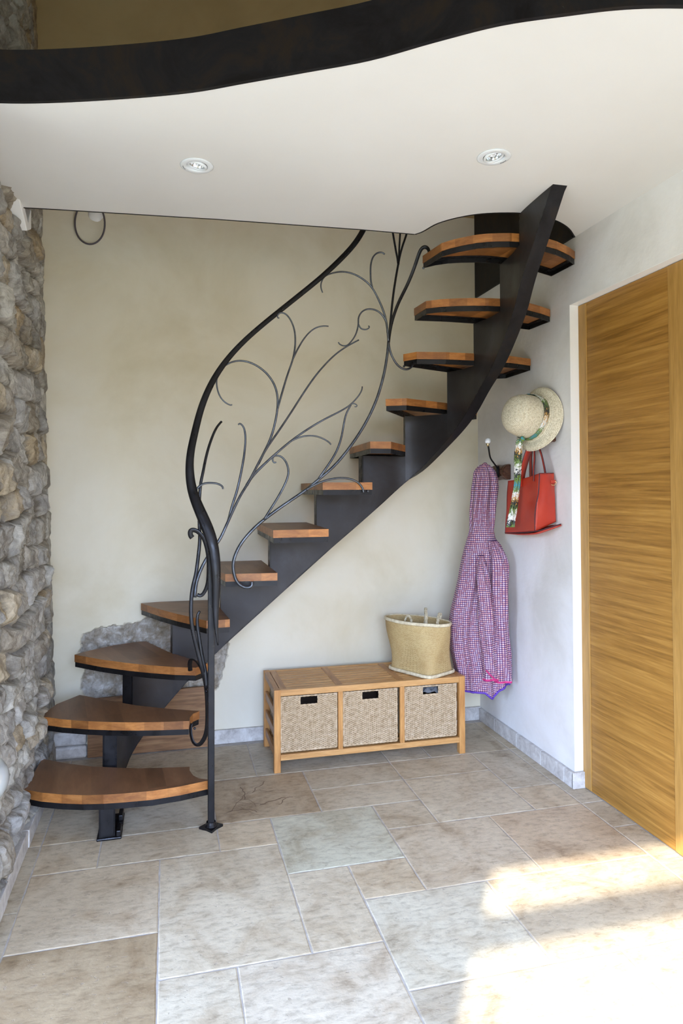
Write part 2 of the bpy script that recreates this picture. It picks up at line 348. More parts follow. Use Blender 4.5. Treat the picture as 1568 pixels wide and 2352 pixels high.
for i0, i1, j0, j1 in tiles:
    xa, xb, ya, yb = gx[X0+i0], gx[X0+i1], GY(j0), GY(j1)
    g = .0022; t = tintmap.get((i0, j0))
    if not t:
        q = rs.uniform(.88, 1.06); wv_ = rs.uniform(-.02, .03); t = (.51*q+wv_, .465*q, .395*q-wv_)
    def ring(ins, z_):
        pts = []; N = lambda L: max(2, int(L/.03))
        for (px, py, qx, qy) in ((xa, ya, xb, ya), (xb, ya, xb, yb), (xb, yb, xa, yb), (xa, yb, xa, ya)):
            n_ = N(math.dist((px, py), (qx, qy)))
            for k_ in range(n_):
                tt = k_/n_; ex, ey = lerp(px, qx, tt), lerp(py, qy, tt)
                cx_, cy_ = (xa+xb)/2, (ya+yb)/2
                jit = noise.noise(Vector((ex*23, ey*23, 1.7)))*.0022
                ex += (1 if ex < cx_ else -1)*(ins+jit if abs(ex-xa) < 1e-6 or abs(ex-xb) < 1e-6 else 0)
                ey += (1 if ey < cy_ else -1)*(ins+jit if abs(ey-ya) < 1e-6 or abs(ey-yb) < 1e-6 else 0)
                pts.append((ex, ey, z_))
        return pts
    a_, b_, c_ = ring(g-.001, -.006), ring(g, -.001), ring(g+.003, 0.0)
    n_ = len(a_)
    f.add(a_+b_+c_, [(k, (k+1) % n_, n_+(k+1) % n_, n_+k) for k in range(n_)]+[(n_+k, n_+(k+1) % n_, 2*n_+(k+1) % n_, 2*n_+k) for k in range(n_)]+[tuple(range(2*n_, 3*n_))])
    t = tuple(min(.9, q_*k_) for q_, k_ in zip(t, (1.20, 1.11, .93))); cols += [t]*(3*n_)
n0 = len(f.v)
f.add([(-2.7, -1.05, -.0014), (1.75, -1.05, -.0014), (1.75, 3.5, -.0014), (-2.7, 3.5, -.0014), (-2.7, -1.05, -.15), (1.75, -1.05, -.15), (1.75, 3.5, -.15), (-2.7, 3.5, -.15)],
      [(0, 1, 2, 3), (4, 7, 6, 5), (0, 4, 5, 1), (1, 5, 6, 2), (2, 6, 7, 3), (3, 7, 4, 0)], 1); cols += [(.5, .45, .4)]*8
struct(f.build('floor', [M['tile'], M['grout']], attr=('tint', cols)))

# root-like dark veins in the brown slab
vb = MB(); rv = random.Random(11)
def vein(p, a, n_, st, w0):
    pts = [p]
    for _ in range(n_):
        a += rv.uniform(-.7, .7); p = (min(.575, max(.185, p[0]+math.cos(a)*st)), min(3.0, max(2.63, p[1]+math.sin(a)*st))); pts.append(p)
    for q, r_ in zip(pts[:-1], pts[1:]):
        d = math.dist(q, r_) or 1; nx, ny = -(r_[1]-q[1])/d*w0, (r_[0]-q[0])/d*w0
        vb.add([(q[0]-nx, q[1]-ny, .0004), (r_[0]-nx, r_[1]-ny, .0004), (r_[0]+nx, r_[1]+ny, .0004), (q[0]+nx, q[1]+ny, .0004)], [(0, 1, 2, 3)])
    return pts
pp = vein((.22, 2.70), .6, 16, .016, .0011)
for k_ in range(9):
    q = rv.choice(pp); vein((q[0]+rv.uniform(-.02, .02), q[1]+.0), rv.uniform(-1, 1.6), 9, .014, rv.choice([.0006, .0009, .0016]))
vein((.36, 2.74), -.5, 7, .017, .0024); vein((.43, 2.72), .9, 7, .014, .0018)
struct(vb.build('trim_1', plain('dark_stone_vein', (.16, .10, .06), .6)), 'dark root-like veining in the brown floor slab in front of the bench', 'stone veining')

# ---- back wall with the area of bare stone around the lower flight
poly = [(-.39, .575), (-.30, .60), (-.2, .607), (-.12, .625), (-.06, .66), (.05, .67), (.2, .66), (.27, .60), (.297, .52), (.292, .43), (.262, .33), (.235, .26), (.10, .25), (0, .262), (-.15, .25), (-.26, .24), (-.36, .26), (-.395, .32), (-.375, .42), (-.40, .49)]
def sdist(x_, z_):
    d = 9; ins = False; n_ = len(poly)
    for i in range(n_):
        (ax, az), (bx, bz) = poly[i], poly[(i+1) % n_]
        vx, vz = bx-ax, bz-az; t = max(0, min(1, ((x_-ax)*vx+(z_-az)*vz)/(vx*vx+vz*vz)))
        d = min(d, math.hypot(x_-ax-vx*t, z_-az-vz*t))
        if (az > z_) != (bz > z_) and x_ < (bx-ax)*(z_-az)/(bz-az)+ax: ins = not ins
    return d if ins else -d
b = MB(); at = []
def quad(x0, x1, z0, z1):
    b.add([(x0, YB, z0), (x1, YB, z0), (x1, YB, z1), (x0, YB, z1)], [(0, 1, 2, 3)]); at.extend([0.0]*4)
gx0, gx1, gz0, gz1 = -.44, .34, .21, .70
quad(-.75, gx0, -.1, 2.75); quad(gx1, 1.80, -.1, 2.75); quad(gx0, gx1, -.1, gz0); quad(gx0, gx1, gz1, 2.75)
b.add([(-.75, YB, 2.75), (1.8, YB, 2.75), (1.8, YB, 4.6), (-.75, YB, 4.6)], [(0, 1, 2, 3)], 1); at.extend([0.0]*4)  # upper band of the wall, shade put into its colour
N1, N2 = 130, 84; vs = []
for j in range(N2+1):
    for i in range(N1+1):
        x_, z_ = lerp(gx0, gx1, i/N1), lerp(gz0, gz1, j/N2)
        d = sdist(x_, z_)+noise.noise(Vector((x_*30, z_*30, 0)))*.012+noise.noise(Vector((x_*90, z_*90, 3)))*.005
        m_ = max(0, min(1, d/.006+.5)); at.append(m_)
        dep = m_*(.009+.008*noise.fractal(Vector((x_*26, 5, z_*26)), .8, 2, 5)+.004*noise.noise(Vector((x_*95, 2, z_*95))))
        vs.append((x_, YB+max(0, dep), z_))
b.add(vs, [(j*(N1+1)+i, j*(N1+1)+i+1, (j+1)*(N1+1)+i+1, (j+1)*(N1+1)+i) for j in range(N2) for i in range(N1)])
b.box((-.75, YB+.05, -.1), (1.8, YB+.2, 4.6)); at.extend([0.0]*8)
wb = struct(b.build('wall_back', [M['backwall'], M['upper_shade']], attr=('bare', at), fix=False))

# ---- right wall: reveal and opening for the oak door
XD = 1.693; YJ = 2.556; ZD = 2.033; YJ2 = 1.72
b = MB(); b.box((XR, YJ, -.1), (1.80, YB+.1, 4.6)); b.box((XR, YJ2, ZD), (1.80, YJ, 4.6)); b.box((XR, -1.1, -.1), (1.80, YJ2, 4.6))
struct(b.build('wall_right', M['limewash']))
b = MB(); b.box((XR-.0015, YJ-.0015, .07), (XD+.01, YJ+.001, ZD)); b.box((XR-.0015, YJ2, ZD-.0015), (XD+.01, YJ-.001, ZD+.001)); b.box((XR-.0015, YJ2-.001, 0), (XD+.01, YJ2+.0015, ZD))
struct(b.build('trim_2', M['white']), 'white plastered reveal around the oak door', 'door reveal')
d = bpy.data.objects.new('door_1', None); col.objects.link(d); struct(d, 'tall golden oak veneer door in the right wall', 'door')
b = MB(); b.box((XD+.003, 2.018, .004), (XD+.04, 2.498, ZD-.004)); b.build('panel', M['door'], d)
for y0, y1 in ((2.4985, YJ-.002), (YJ2+.002, 2.0175)):
    b = MB(); b.box((XD, y0, .004), (XD+.04, y1, ZD-.004)); b.build('stile', M['door_stile'], d, bevel=.002)

# ---- baseboards
def basepieces(name, pcs):
    b_ = MB()
    for p0, p1 in pcs: b_.box(p0, p1)
    return struct(b_.build(name, M['base'], bevel=.003))
ys = [3.45, 3.276, 3.07, 2.865, 2.665]; b = MB()
YY = [YB-.02, 3.25, 3.02, 2.80, 2.61, YJ-.012]
basepieces('baseboard_right', [((1.638, YY[i+1]+.0015, 0), (XR, YY[i]-.0015, .066)) for i in range(5)]+[((1.638, YJ-.014, 0), (XD+.004, YJ-.0016, .068))])
basepieces('baseboard_back', [((.203+.4*i, YB-.017, 0), (min(XR, .203+.4*(i+1))-.002, YB, .068+.003*(i % 2))) for i in range(4)])
basepieces('baseboard_left', [((-.50, 1.95+.333*i, 0), (-.466-.003*(i % 2), 1.95+.333*(i+1)-.002, .062)) for i in range(3)])
b = MB(); b.box((-.52, YB-.03, 0), (-.362, YB+.01, .058)); b.box((-.53, YB-.034, .062), (-.365, YB+.01, .128))
struct(b.build('trim_3', M['base'], bevel=.012), 'two pale stone blocks in the corner left of the oak board', 'stone blocks')

# ---- left wall of rubble stone: every stone stands out of the joints by its own amount
rw = random.Random(5)
courses = []; z_ = -.02
while z_ < 3.9:
    h_ = rw.uniform(.055, .15); courses.append((z_, z_+h_, [])); y_ = 3.5-rw.uniform(.14, .26)
    courses[-1][2].append((y_, 3.6))
    while y_ > 1.8:
        L_ = rw.uniform(.09, .27); courses[-1][2].append((y_-L_, y_)); y_ -= L_
    z_ += h_
pal = [(.40, .37, .32), (.48, .46, .41), (.34, .32, .29), (.50, .43, .32), (.42, .34, .23), (.42, .41, .39), (.53, .51, .47), (.37, .33, .27), (.46, .43, .38)]
props = {}
def stone_at(y_, z_):
    zz = z_+noise.noise(Vector((y_*3, z_*2, 9)))*.045+noise.noise(Vector((y_*14, z_*14, 6)))*.012
    for ci, (a_, b_, ss) in enumerate(courses):
        if a_ <= zz < b_:
            for si, (p_, q_) in enumerate(ss):
                yy = y_+noise.noise(Vector((y_*2, z_*7, 4)))*.05+noise.noise(Vector((y_*15, z_*15, 8)))*.012
                if p_ <= yy < q_:
                    if (ci, si) not in props: props[(ci, si)] = (rw.uniform(.010, .058), rw.choice(pal), rw.uniform(-.16, .16), rw.uniform(-.22, .22))
                    return (min(zz-a_, b_-zz), min(yy-p_, q_-yy), zz-(a_+b_)/2, yy-(p_+q_)/2, props[(ci, si)])
    return (0, 0, 0, 0, (.01, pal[0], 0, 0))
ny, nz = 270, 560; vs = []; at = []
for j in range(nz+1):
    zz_ = lerp(-.02, 3.8, j/nz)
    for i in range(ny+1):
        yy_ = lerp(1.95, 3.46, (i/ny)**.8)
        dz, dy, rz, ry, (pro, tint, ty, tz_) = stone_at(yy_, zz_)
        e_ = min(1, min(dz, dy)/.016); e_ = e_**.7
        nb = noise.fractal(Vector((yy_*9, zz_*9, 2)), .9, 2.2, 6); fc = abs(noise.noise(Vector((yy_*22, zz_*22, 5))))
        hgt = e_*(pro+ty*ry+tz_*rz)+nb*.014*(.5+.5*e_)-fc*.020*e_+.005*noise.noise(Vector((yy_*75, zz_*75, 1)))
        hgt *= min(1, .22+max(0, 3.40-yy_)/.26*.78)
        if zz_ < .07: hgt = min(hgt, .018)
        vs.append((-.508-.030*zz_+hgt, yy_, zz_))
        tone = .55+.45*e_; at.append(tuple(c_ for c_ in tint) if e_ > .35 else (.25, .22, .18))
b = MB(); b.add(vs, [(j*(ny+1)+i, j*(ny+1)+i+1, (j+1)*(ny+1)+i+1, (j+1)*(ny+1)+i) for j in range(nz) for i in range(ny)])
b.box((-.85, 1.95, -.1), (-.66, 3.6, 4.6)); at += [(.4, .38, .35)]*8
cap = []
for r_ in range(nz+1): e0 = vs[r_*(ny+1)]; cap += [e0, (-.661, 1.951, e0[2])]
b.add(cap, [(2*r_, 2*r_+1, 2*r_+3, 2*r_+2) for r_ in range(nz)]); at += [at[r_//2*(ny+1)] for r_ in range(2*(nz+1))]
struct(b.build('wall_left', M['rubble'], smooth=True, attr=('tint', at), fix=False))

# ---- rest of the double-height room around the camera
b = MB(); b.box((-2.8, 1.95, -.1), (-.851, 2.1, 4.6)); struct(b.build('wall_return', M['dim']))
b = MB(); b.box((-2.8, -1.1, -.1), (-2.65, -.8, 4.6)); b.box((-2.8, 1.75, -.1), (-2.65, 1.95, 4.6)); b.box((-2.8, -.8, 2.15), (-2.65, 1.75, 4.6)); b.box((-2.8, -.8, -.1), (-2.65, 1.75, .05)); struct(b.build('wall_far_left', M['dim']))
b = MB(); b.box((-2.8, -1.15, -.1), (-1.07, -1.0, 4.6)); b.box((1.03, -1.15, -.1), (1.8, -1.0, 4.6)); b.box((-1.07, -1.15, 2.257), (1.03, -1.0, 4.6)); struct(b.build('wall_front', M['dim']))
b = MB(); b.box((-2.8, -1.15, 4.6), (1.8, 3.7, 4.7)); struct(b.build('ceiling_upper', M['board']))  # unseen roof, dark boards chosen to dim the upper wall
b = MB(); b.box((-1.07, -1.10, 1.972), (1.03, -1.02, 2.036)); b.box((-1.09, -1.10, 0), (-1.075, -1.02, 2.257)); b.box((1.01, -1.10, 0), (1.04, -1.02, 2.257))
struct(b.build('window_1', M['white']), 'glazed garden opening behind the viewer', 'window')
b = MB(); b.box((-14, -14, -.25), (9, -1.15, -.12)); b.box((-14, -1.15, -.25), (-2.8, 9, -.12)); struct(b.build('ground', plain('garden_ground', (.13, .13, .07), .9)))  # unseen ground added outside, toned dark to weaken bounce on the upper wall

# ---- the slab of the upper floor: free wavy front edge, free back edge, curved bite for the stair
front = cr([(-.80, 2.075), (-.62, 2.04), (-.4434, 2.0072), (-.2939, 1.968), (-.1093, 1.903), (.0604, 1.8319), (.1905, 1.7576), (.3351, 1.6741), (.4814, 1.5873), (.6114, 1.4843), (.7341, 1.3947), (.861, 1.3307), (.9705, 1.282), (1.0964, 1.2465), (1.3, 1.21), (1.70, 1.19)], 4) if False else None
fp = [(-.66, 2.04), (-.4434, 2.0072), (-.2939, 1.968), (-.1093, 1.903), (.0604, 1.8319), (.1905, 1.7576), (.3351, 1.6741), (.4814, 1.5873), (.6114, 1.4843), (.7341, 1.3947), (.861, 1.3307), (.9705, 1.282), (1.0964, 1.2465), (1.3, 1.21), (1.657, 1.19)]
front = [(p.x, p.y) for p in cr([(a_, b_, 0) for a_, b_ in fp], 5)]
bite = [(p.x, p.y) for p in cr([(.99, 2.641, 0), (1.0098, 2.605, 0), (1.0373, 2.5085, 0), (1.1027, 2.4259, 0), (1.1861, 2.3712, 0), (1.3068, 2.3395, 0), (1.41, 2.348, 0), (1.4997, 2.3817, 0), (1.58, 2.435, 0), (1.6575, 2.512, 0)], 5)]
back = [(-.66, 2.751), (-.45, 2.7294), (.1883, 2.6763), (.7708, 2.6437)]+bite
from mathutils.geometry import tessellate_polygon
LAMPS = [(.091, 2.2477), (1.0044, 1.9623)]
b = MB(); outer = front+back[::-1]; holes = [[(lx+.035*math.cos(-2*math.pi*k/32), ly+.035*math.sin(-2*math.pi*k/32)) for k in range(32)] for lx, ly in LAMPS]
allp = outer+holes[0]+holes[1]; tri = tessellate_polygon([[Vector((p[0], p[1], 0)) for p in L_] for L_ in [outer]+holes])
b.add([(p[0], p[1], ZC) for p in allp], [tuple(t) for t in tri])
no = len(outer)
b.add([(p[0], p[1], ZT) for p in outer], [tuple(range(no))]); b.add([(p[0], p[1], z_) for z_ in (ZC, ZT) for p in outer], [(i, (i+1) % no, no+(i+1) % no, no+i) for i in range(no)])
for h_ in holes:
    b.add([(p[0], p[1], z_) for z_ in (ZC, ZC+.07) for p in h_], [(i, (i+1) % 32, 32+(i+1) % 32, 32+i) for i in range(32)]+[tuple(range(32, 64))])
sl = struct(b.build('ceiling', M['ceiling'], fix=False)); weld(sl, .00002)
def band(name, line, z0, z1, th, mat, off=0, side=1):
    b_ = MB(); n_ = len(line); o1 = []; o2 = []
    for i in range(n_):
        a_ = Vector(line[max(0, i-1)]); c_ = Vector(line[min(n_-1, i+1)]); d_ = (c_-a_).normalized(); nn = Vector((-d_.y, d_.x))*side
        p_ = Vector(line[i]); o1.append(p_+nn*off); o2.append(p_+nn*(off+th))
    vs_ = [(p.x, p.y, z0) for p in o1]+[(p.x, p.y, z0) for p in o2]+[(p.x, p.y, z1) for p in o2]+[(p.x, p.y, z1) for p in o1]
    fs_ = []
    for r_ in range(4):
        q_ = (r_+1) % 4
        for i in range(n_-1): fs_.append((r_*n_+i, r_*n_+i+1, q_*n_+i+1, q_*n_+i))
    fs_ += [(0, n_, 2*n_, 3*n_), (n_-1, 4*n_-1, 3*n_-1, 2*n_-1)]
    b_.add(vs_, fs_); return b_.build(name, mat)
struct(band('trim_4', front, ZC-.003, ZT+.002, .012, M['scale'], 0, -1), 'dark steel band along the wavy front edge of the upper floor', 'steel fascia')
struct(band('trim_5', back[:5], ZC-.0015, ZT, .006, M['scale'], 0, 1), 'thin dark steel edge along the back of the upper floor', 'steel edge')
struct(band('trim_6', bite, ZC-.0015, ZT, .006, M['scale'], 0, 1), 'curved dark steel edge around the stair opening', 'steel edge')
b = MB(); b.box((XR-.012, 2.515, ZC), (XR, YB, 2.80)); struct(b.build('trim_7', M['scale']), 'dark steel beam along the right wall above the top stair, extended upward as stand-in shade', 'steel beam')  # upper part is a dark sheet standing in for shade upstairs

# ---- recessed spotlights
def downlight(x_, y_, ang, mk, label):
    t = thing('recessed_spotlight', label, 'ceiling light', (0, 0, 0), 'recessed spotlights in the white ceiling')
    b_ = MB(); b_.lathe([(.052, 0), (.0535, -.002), (.051, -.0038), (.036, -.0045), (.034, -.003), (.034, .01)], (x_, y_, ZC), n=48); b_.build('outer_ring', M['cap'], t, True)
    tl = Vector((math.sin(.22)*math.cos(ang), math.sin(.22)*math.sin(ang), -math.cos(.22)))
    c_ = Vector((x_, y_, ZC-.001))
    b_ = MB(); b_.lathe([(.0325, -.004), (.0325, .002), (.030, .0035), (.0265, .003), (.025, -.001), (.025, -.006)], c_, tl, 48); b_.build('tilting_ring', M['cap'], t, True)
    b_ = MB(); b_.lathe([(.0265, -.001), (.0255, -.003), (.024, -.001)], c_, tl, 40); b_.build('retaining_spring', M['black'], t, True)
    b_ = MB(); b_.lathe([(.0245, -.002), (.021, -.012), (.012, -.024), (.0, -.030)], c_, tl, 24); rr = b_.build('reflector', M['chrome'], t)
    b_ = MB(); b_.lathe([(.0, .0), (.004, -.002), (.0045, -.014), (.0, -.018)], c_, tl, 12); b_.build('bulb', M['porcelain'], rr, True)
    b_ = MB()
    for q_ in range(7):
        a_ = mk+q_*.075; r_ = .0445; hh = .0016 if q_ % 3 else .0024
        p_ = Vector((x_+math.cos(a_)*r_, y_+math.sin(a_)*r_, ZC-.0046)); b_.box(p_-Vector((hh*.5, hh, .0004)), p_+Vector((hh*.5, hh, .0004)))
    b_.build('printed_mark', M['mark'], t)
    # dark tin housing above the ceiling opening
    return t
downlight(.091, 2.2477, 2.6, 2.55, 'round white recessed spotlight in the ceiling above the stair handrail, left one of the pair')
downlight(1.0044, 1.9623, -.4, .15, 'round white recessed spotlight in the ceiling nearest the stair stringer, right one of the pair')

q_ = [(2.66, 2.31), (2.73, 2.335), (2.83, 2.285), (2.887, 2.36), (2.8895, 2.282), (2.805, 2.245), (2.76, 2.27)]
b = MB(); b.add([(-.522, y_, z_) for y_, z_ in q_]+[(-.62, y_, z_) for y_, z_ in q_], [tuple(range(7)), tuple(range(7, 14))[::-1]]+[(i, (i+1) % 7, 7+(i+1) % 7, 7+i) for i in range(7)])
struct(b.build('trim_8', M['white'], bevel=.003), 'smear of white plaster at the top of the stone wall below the ceiling', 'plaster')
# ================================================================== THE STAIRCASE
stair = thing('spiral_staircase', 'dark steel spiral staircase with oiled wooden treads and a scrolled iron railing', 'staircase')
ZN = [0, .165, .345, .526, .714, .90, 1.086, 1.283, 1.468, 1.665, 1.862, 2.05, 2.245]
WT, FT = .032, .022
TR = {1: [[-0.4897,3.008],[-0.5022,2.7175],[-0.4363,2.672],[-0.3614,2.637],[-0.289,2.6122],[-0.217,2.5968],[-0.1453,2.5895],[-0.0491,2.585],[0.0489,2.5974],[0.1597,2.6265],[0.116,2.652],[0.0968,2.6855],[0.0854,2.7354],[0.0865,2.7721],[-0.0007,2.7856],[-0.1059,2.8065],[-0.1854,2.8345],[-0.2924,2.8767],[-0.3867,2.9301]],2: [[-0.4937,2.9793],[-0.4,2.9166],[-0.3036,2.8688],[-0.2096,2.8317],[-0.1166,2.8038],[-0.0241,2.7839],[0.085,2.7678],[0.0886,2.8088],[0.102,2.8513],[0.1291,2.8802],[-0.0012,2.9479],[-0.1262,3.0259],[-0.2308,3.1142],[-0.3756,3.2442],[-0.4543,3.1306]],3: [[-0.3968,3.236],[-0.2743,3.1128],[-0.1691,3.0262],[-0.0684,2.9575],[0.0295,2.9008],[0.1141,2.868],[0.1401,2.9012],[0.1665,2.925],[0.0922,3.0308],[0.0056,3.1807],[-0.0994,3.4317],[-0.1361,3.4309],[-0.2439,3.3813],[-0.3433,3.2995]],4: [[-0.1214,3.4022],[-0.0325,3.205],[0.0391,3.0704],[0.1063,2.9623],[0.1567,2.8727],[0.2522,2.8787],[0.2331,3.1763],[0.1941,3.4145],[0.0433,3.4225],[-0.0347,3.4215]],5: [[0.235,2.8987],[0.4516,2.8755],[0.4553,3.4149],[0.2555,3.4191],[0.1842,3.3062]],6: [[0.421,2.79],[0.657,2.8],[0.689,3.435],[0.436,3.425]],7: [[0.648,2.87],[0.871,2.87],[0.905,3.42],[0.655,3.4]],8: [[0.883,2.94],[0.98,2.934],[1.134,3.167],[1.27,3.42],[0.915,3.42]],9: [[0.965,2.965],[1.05,2.92],[1.3,3.04],[1.54,3.22],[1.46,3.43],[1.28,3.43]],10: [[1.03,2.905],[1.07,2.84],[1.2,2.818],[1.345,2.815],[1.52,2.83],[1.65,2.873],[1.65,3.11],[1.59,3.145],[1.29,3.016]],11: [[1.053,2.825],[1.06,2.7],[1.11,2.66],[1.17,2.632],[1.24,2.61],[1.3,2.597],[1.355,2.592],[1.42,2.6],[1.48,2.615],[1.58,2.66],[1.65,2.7],[1.64,2.865],[1.5,2.838],[1.34,2.815],[1.2,2.813]],12: [[1.05,2.709],[1.07,2.55],[1.09,2.515],[1.117,2.48],[1.166,2.433],[1.2,2.413],[1.24,2.398],[1.285,2.385],[1.33,2.382],[1.4,2.388],[1.46,2.403],[1.51,2.42],[1.553,2.443],[1.6,2.47],[1.65,2.507],[1.645,2.68],[1.56,2.643],[1.45,2.605],[1.35,2.583],[1.29,2.58],[1.24,2.587],[1.18,2.605],[1.13,2.627],[1.09,2.66]]}
TANG = [0, .1, .15, .35, .9, 0, 0, 0, -.2, .5, .05, .1, .1]
def inset(poly, d):
    n = len(poly); a = sum(poly[i][0]*poly[(i+1) % n][1]-poly[(i+1) % n][0]*poly[i][1] for i in range(n)); sg = 1 if a > 0 else -1; out = []
    for i in range(n):
        p0, p1, p2 = Vector(poly[i-1]), Vector(poly[i]), Vector(poly[(i+1) % n])
        d1 = (p1-p0).normalized(); d2 = (p2-p1).normalized(); n1 = Vector((-d1.y, d1.x))*sg; n2 = Vector((-d2.y, d2.x))*sg
        m = (n1+n2); m = m.normalized() if m.length > 1e-5 else n1; k = d/max(.45, m.dot(n1)); out.append(tuple(p1+m*k))
    return out
for n in range(1, 13):
    poly = [tuple(p) for p in TR[n]]; zt = ZN[n]
    b = MB(); b.prism(poly, zt-WT, zt, 0, 1, TANG[n])
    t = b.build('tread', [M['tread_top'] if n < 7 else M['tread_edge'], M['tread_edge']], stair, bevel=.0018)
    if n == 1: t['label'] = 'lowest, widest wooden tread with curved front'
    o1 = inset(poly, .002); o2 = inset(poly, .006); o3 = inset(poly, .026); k = len(poly); za, zb = zt-WT-.0006, zt-WT-FT
    b = MB(); b.add([(x_, y_, za) for x_, y_ in o1]+[(x_, y_, zb) for x_, y_ in o1]+[(x_, y_, zb) for x_, y_ in o2]+[(x_, y_, za-.005) for x_, y_ in o2]+[(x_, y_, za-.005) for x_, y_ in o3]+[(x_, y_, za) for x_, y_ in o3],
                    [(r*k+i, r*k+(i+1) % k, ((r+1) % 6)*k+(i+1) % k, ((r+1) % 6)*k+i) for r in range(6) for i in range(k)])
    b.build('angle_iron_frame', M['iron'], t)
    if n == 12:
        pass
# ---- stringer: a folded box of steel plate, sawtooth on top, sweeping underside
SP = [(-.180, 2.61), (-.190, 2.72), (-.197, 2.84), (-.180, 2.97), (-.139, 3.06), (-.065, 3.11), (.02, 3.135), (.13, 3.143), (.25, 3.145), (.46, 3.143), (.67, 3.143), (.8, 3.143), (.903, 3.145), (1.03, 3.155), (1.10, 3.16), (1.16, 3.145), (1.22, 3.09), (1.285, 3.0), (1.32, 2.91), (1.335, 2.81), (1.35, 2.69), (1.345, 2.57), (1.33, 2.45), (1.307, 2.34), (1.297, 2.2), (1.294, 2.085)]
SD = cr([(a_, b_, 0) for a_, b_ in SP], 6); S_ = [0]
for i in range(1, len(SD)): S_.append(S_[-1]+(SD[i]-SD[i-1]).length)
def on_path(s_):
    return Vector((interp(s_, S_, [p.x for p in SD]), interp(s_, S_, [p.y for p in SD]), 0))
def zbot(s_): return interp(s_, [0, .22, .30, .41, .502, .71, .876, 1.095, 1.372, 1.634, 1.821, 2.005, 2.218, 2.334, 2.542, 2.649, 2.742, 2.835, 2.884, 2.906], [.008, .008, .03, .092, .18, .400, .5525, .7405, .9766, 1.1892, 1.347, 1.515, 1.7016, 1.795, 1.955, 2.045, 2.138, 2.24, 2.300, 2.315])
RS = [0, 0, .28, .457, .644, .856, 1.079, 1.301, 1.526, 1.749, 1.974, 2.167, 2.399, 2.634]
def stringer_plate(off, th):
    b_ = MB(); pts = []
    for n in range(1, 14):
        s0 = RS[n]; s1 = RS[n+1] if n < 13 else S_[-1]; zt = ZN[n]-WT-FT-.001 if n < 13 else ZC+.02
        k = max(3, int((s1-s0)/.02))
        for j in range(k+1): pts.append((lerp(s0, s1, j/k), zt))
    vs = []
    for s_, zt in pts:
        a = on_path(max(0, s_-.01)); c = on_path(min(S_[-1], s_+.01)); d = (c-a).normalized(); nn = Vector((-d.y, d.x, 0)); p = on_path(s_)
        z0 = min(zbot(s_), zt)
        for o_ in (off, off+th): q = p+nn*o_; vs += [(q.x, q.y, z0), (q.x, q.y, zt)]
    fs = []; m = len(pts)
    for i in range(m-1):
        a, c = i*4, (i+1)*4; fs += [(a, c, c+1, a+1), (a+2, a+3, c+3, c+2), (a+1, c+1, c+3, a+3), (a, a+2, c+2, c)]
    fs += [(0, 1, 3, 2), (4*m-4, 4*m-2, 4*m-1, 4*m-3)]
    b_.add(vs, fs); return b_
WS = .055
b = stringer_plate(0, .006); b2 = stringer_plate(WS-.006, .006)
b.add(b2.v, b2.f)
stringer = b.build('stringer', M['plate'], stair, 2)
# risers and soffit of the box
for n in range(1, 14):
    b = MB(); s0 = RS[n]; p = on_path(s0); a = on_path(max(0, s0-.01)); c = on_path(s0+.01); d = (c-a).normalized(); nn = Vector((-d.y, d.x, 0))
    zt = ZN[n]-WT-FT if n < 13 else ZC+.02; z0 = ZN[n-1]-WT if n > 1 else .008; q = p+nn*WS; e_ = d*.006
    z0 = max(z0, 0)
    b.add([(p.x, p.y, z0), (q.x, q.y, z0), (q.x+e_.x, q.y+e_.y, z0), (p.x+e_.x, p.y+e_.y, z0), (p.x, p.y, zt), (q.x, q.y, zt), (q.x+e_.x, q.y+e_.y, zt), (p.x+e_.x, p.y+e_.y, zt)],
          [(0, 3, 2, 1), (4, 5, 6, 7), (0, 1, 5, 4), (1, 2, 6, 5), (2, 3, 7, 6), (3, 0, 4, 7)])
    b.build('riser_plate', M['iron'], stringer)
b = MB(); vs = []; k = 120
for i in range(k+1):
    s_ = S_[-1]*i/k; a = on_path(max(0, s_-.01)); c = on_path(min(S_[-1], s_+.01)); d = (c-a).normalized(); nn = Vector((-d.y, d.x, 0)); p = on_path(s_); q = p+nn*WS; z0 = zbot(s_)-.001
    vs += [(p.x, p.y, z0), (q.x, q.y, z0), (p.x, p.y, z0+.006), (q.x, q.y, z0+.006)]
b.add(vs, [f_ for i in range(k) for a in [i*4] for f_ in ((a, a+1, a+5, a+4), (a+2, a+6, a+7, a+3), (a, a+4, a+6, a+2), (a+1, a+3, a+7, a+5))]+[(0, 2, 3, 1), (4*k, 4*k+1, 4*k+3, 4*k+2)])
b.build('soffit_plate', M['scale'], stringer, 2)
b = MB(); b.box((-.243, 2.597, 0), (-.157, 2.79, .009)); b.box((-.176, 2.60, .009), (-.160, 2.66, .03)); b.box((-.176, 2.72, .009), (-.160, 2.78, .03)); b.build('foot_plate', M['iron'], stair, bevel=.003)
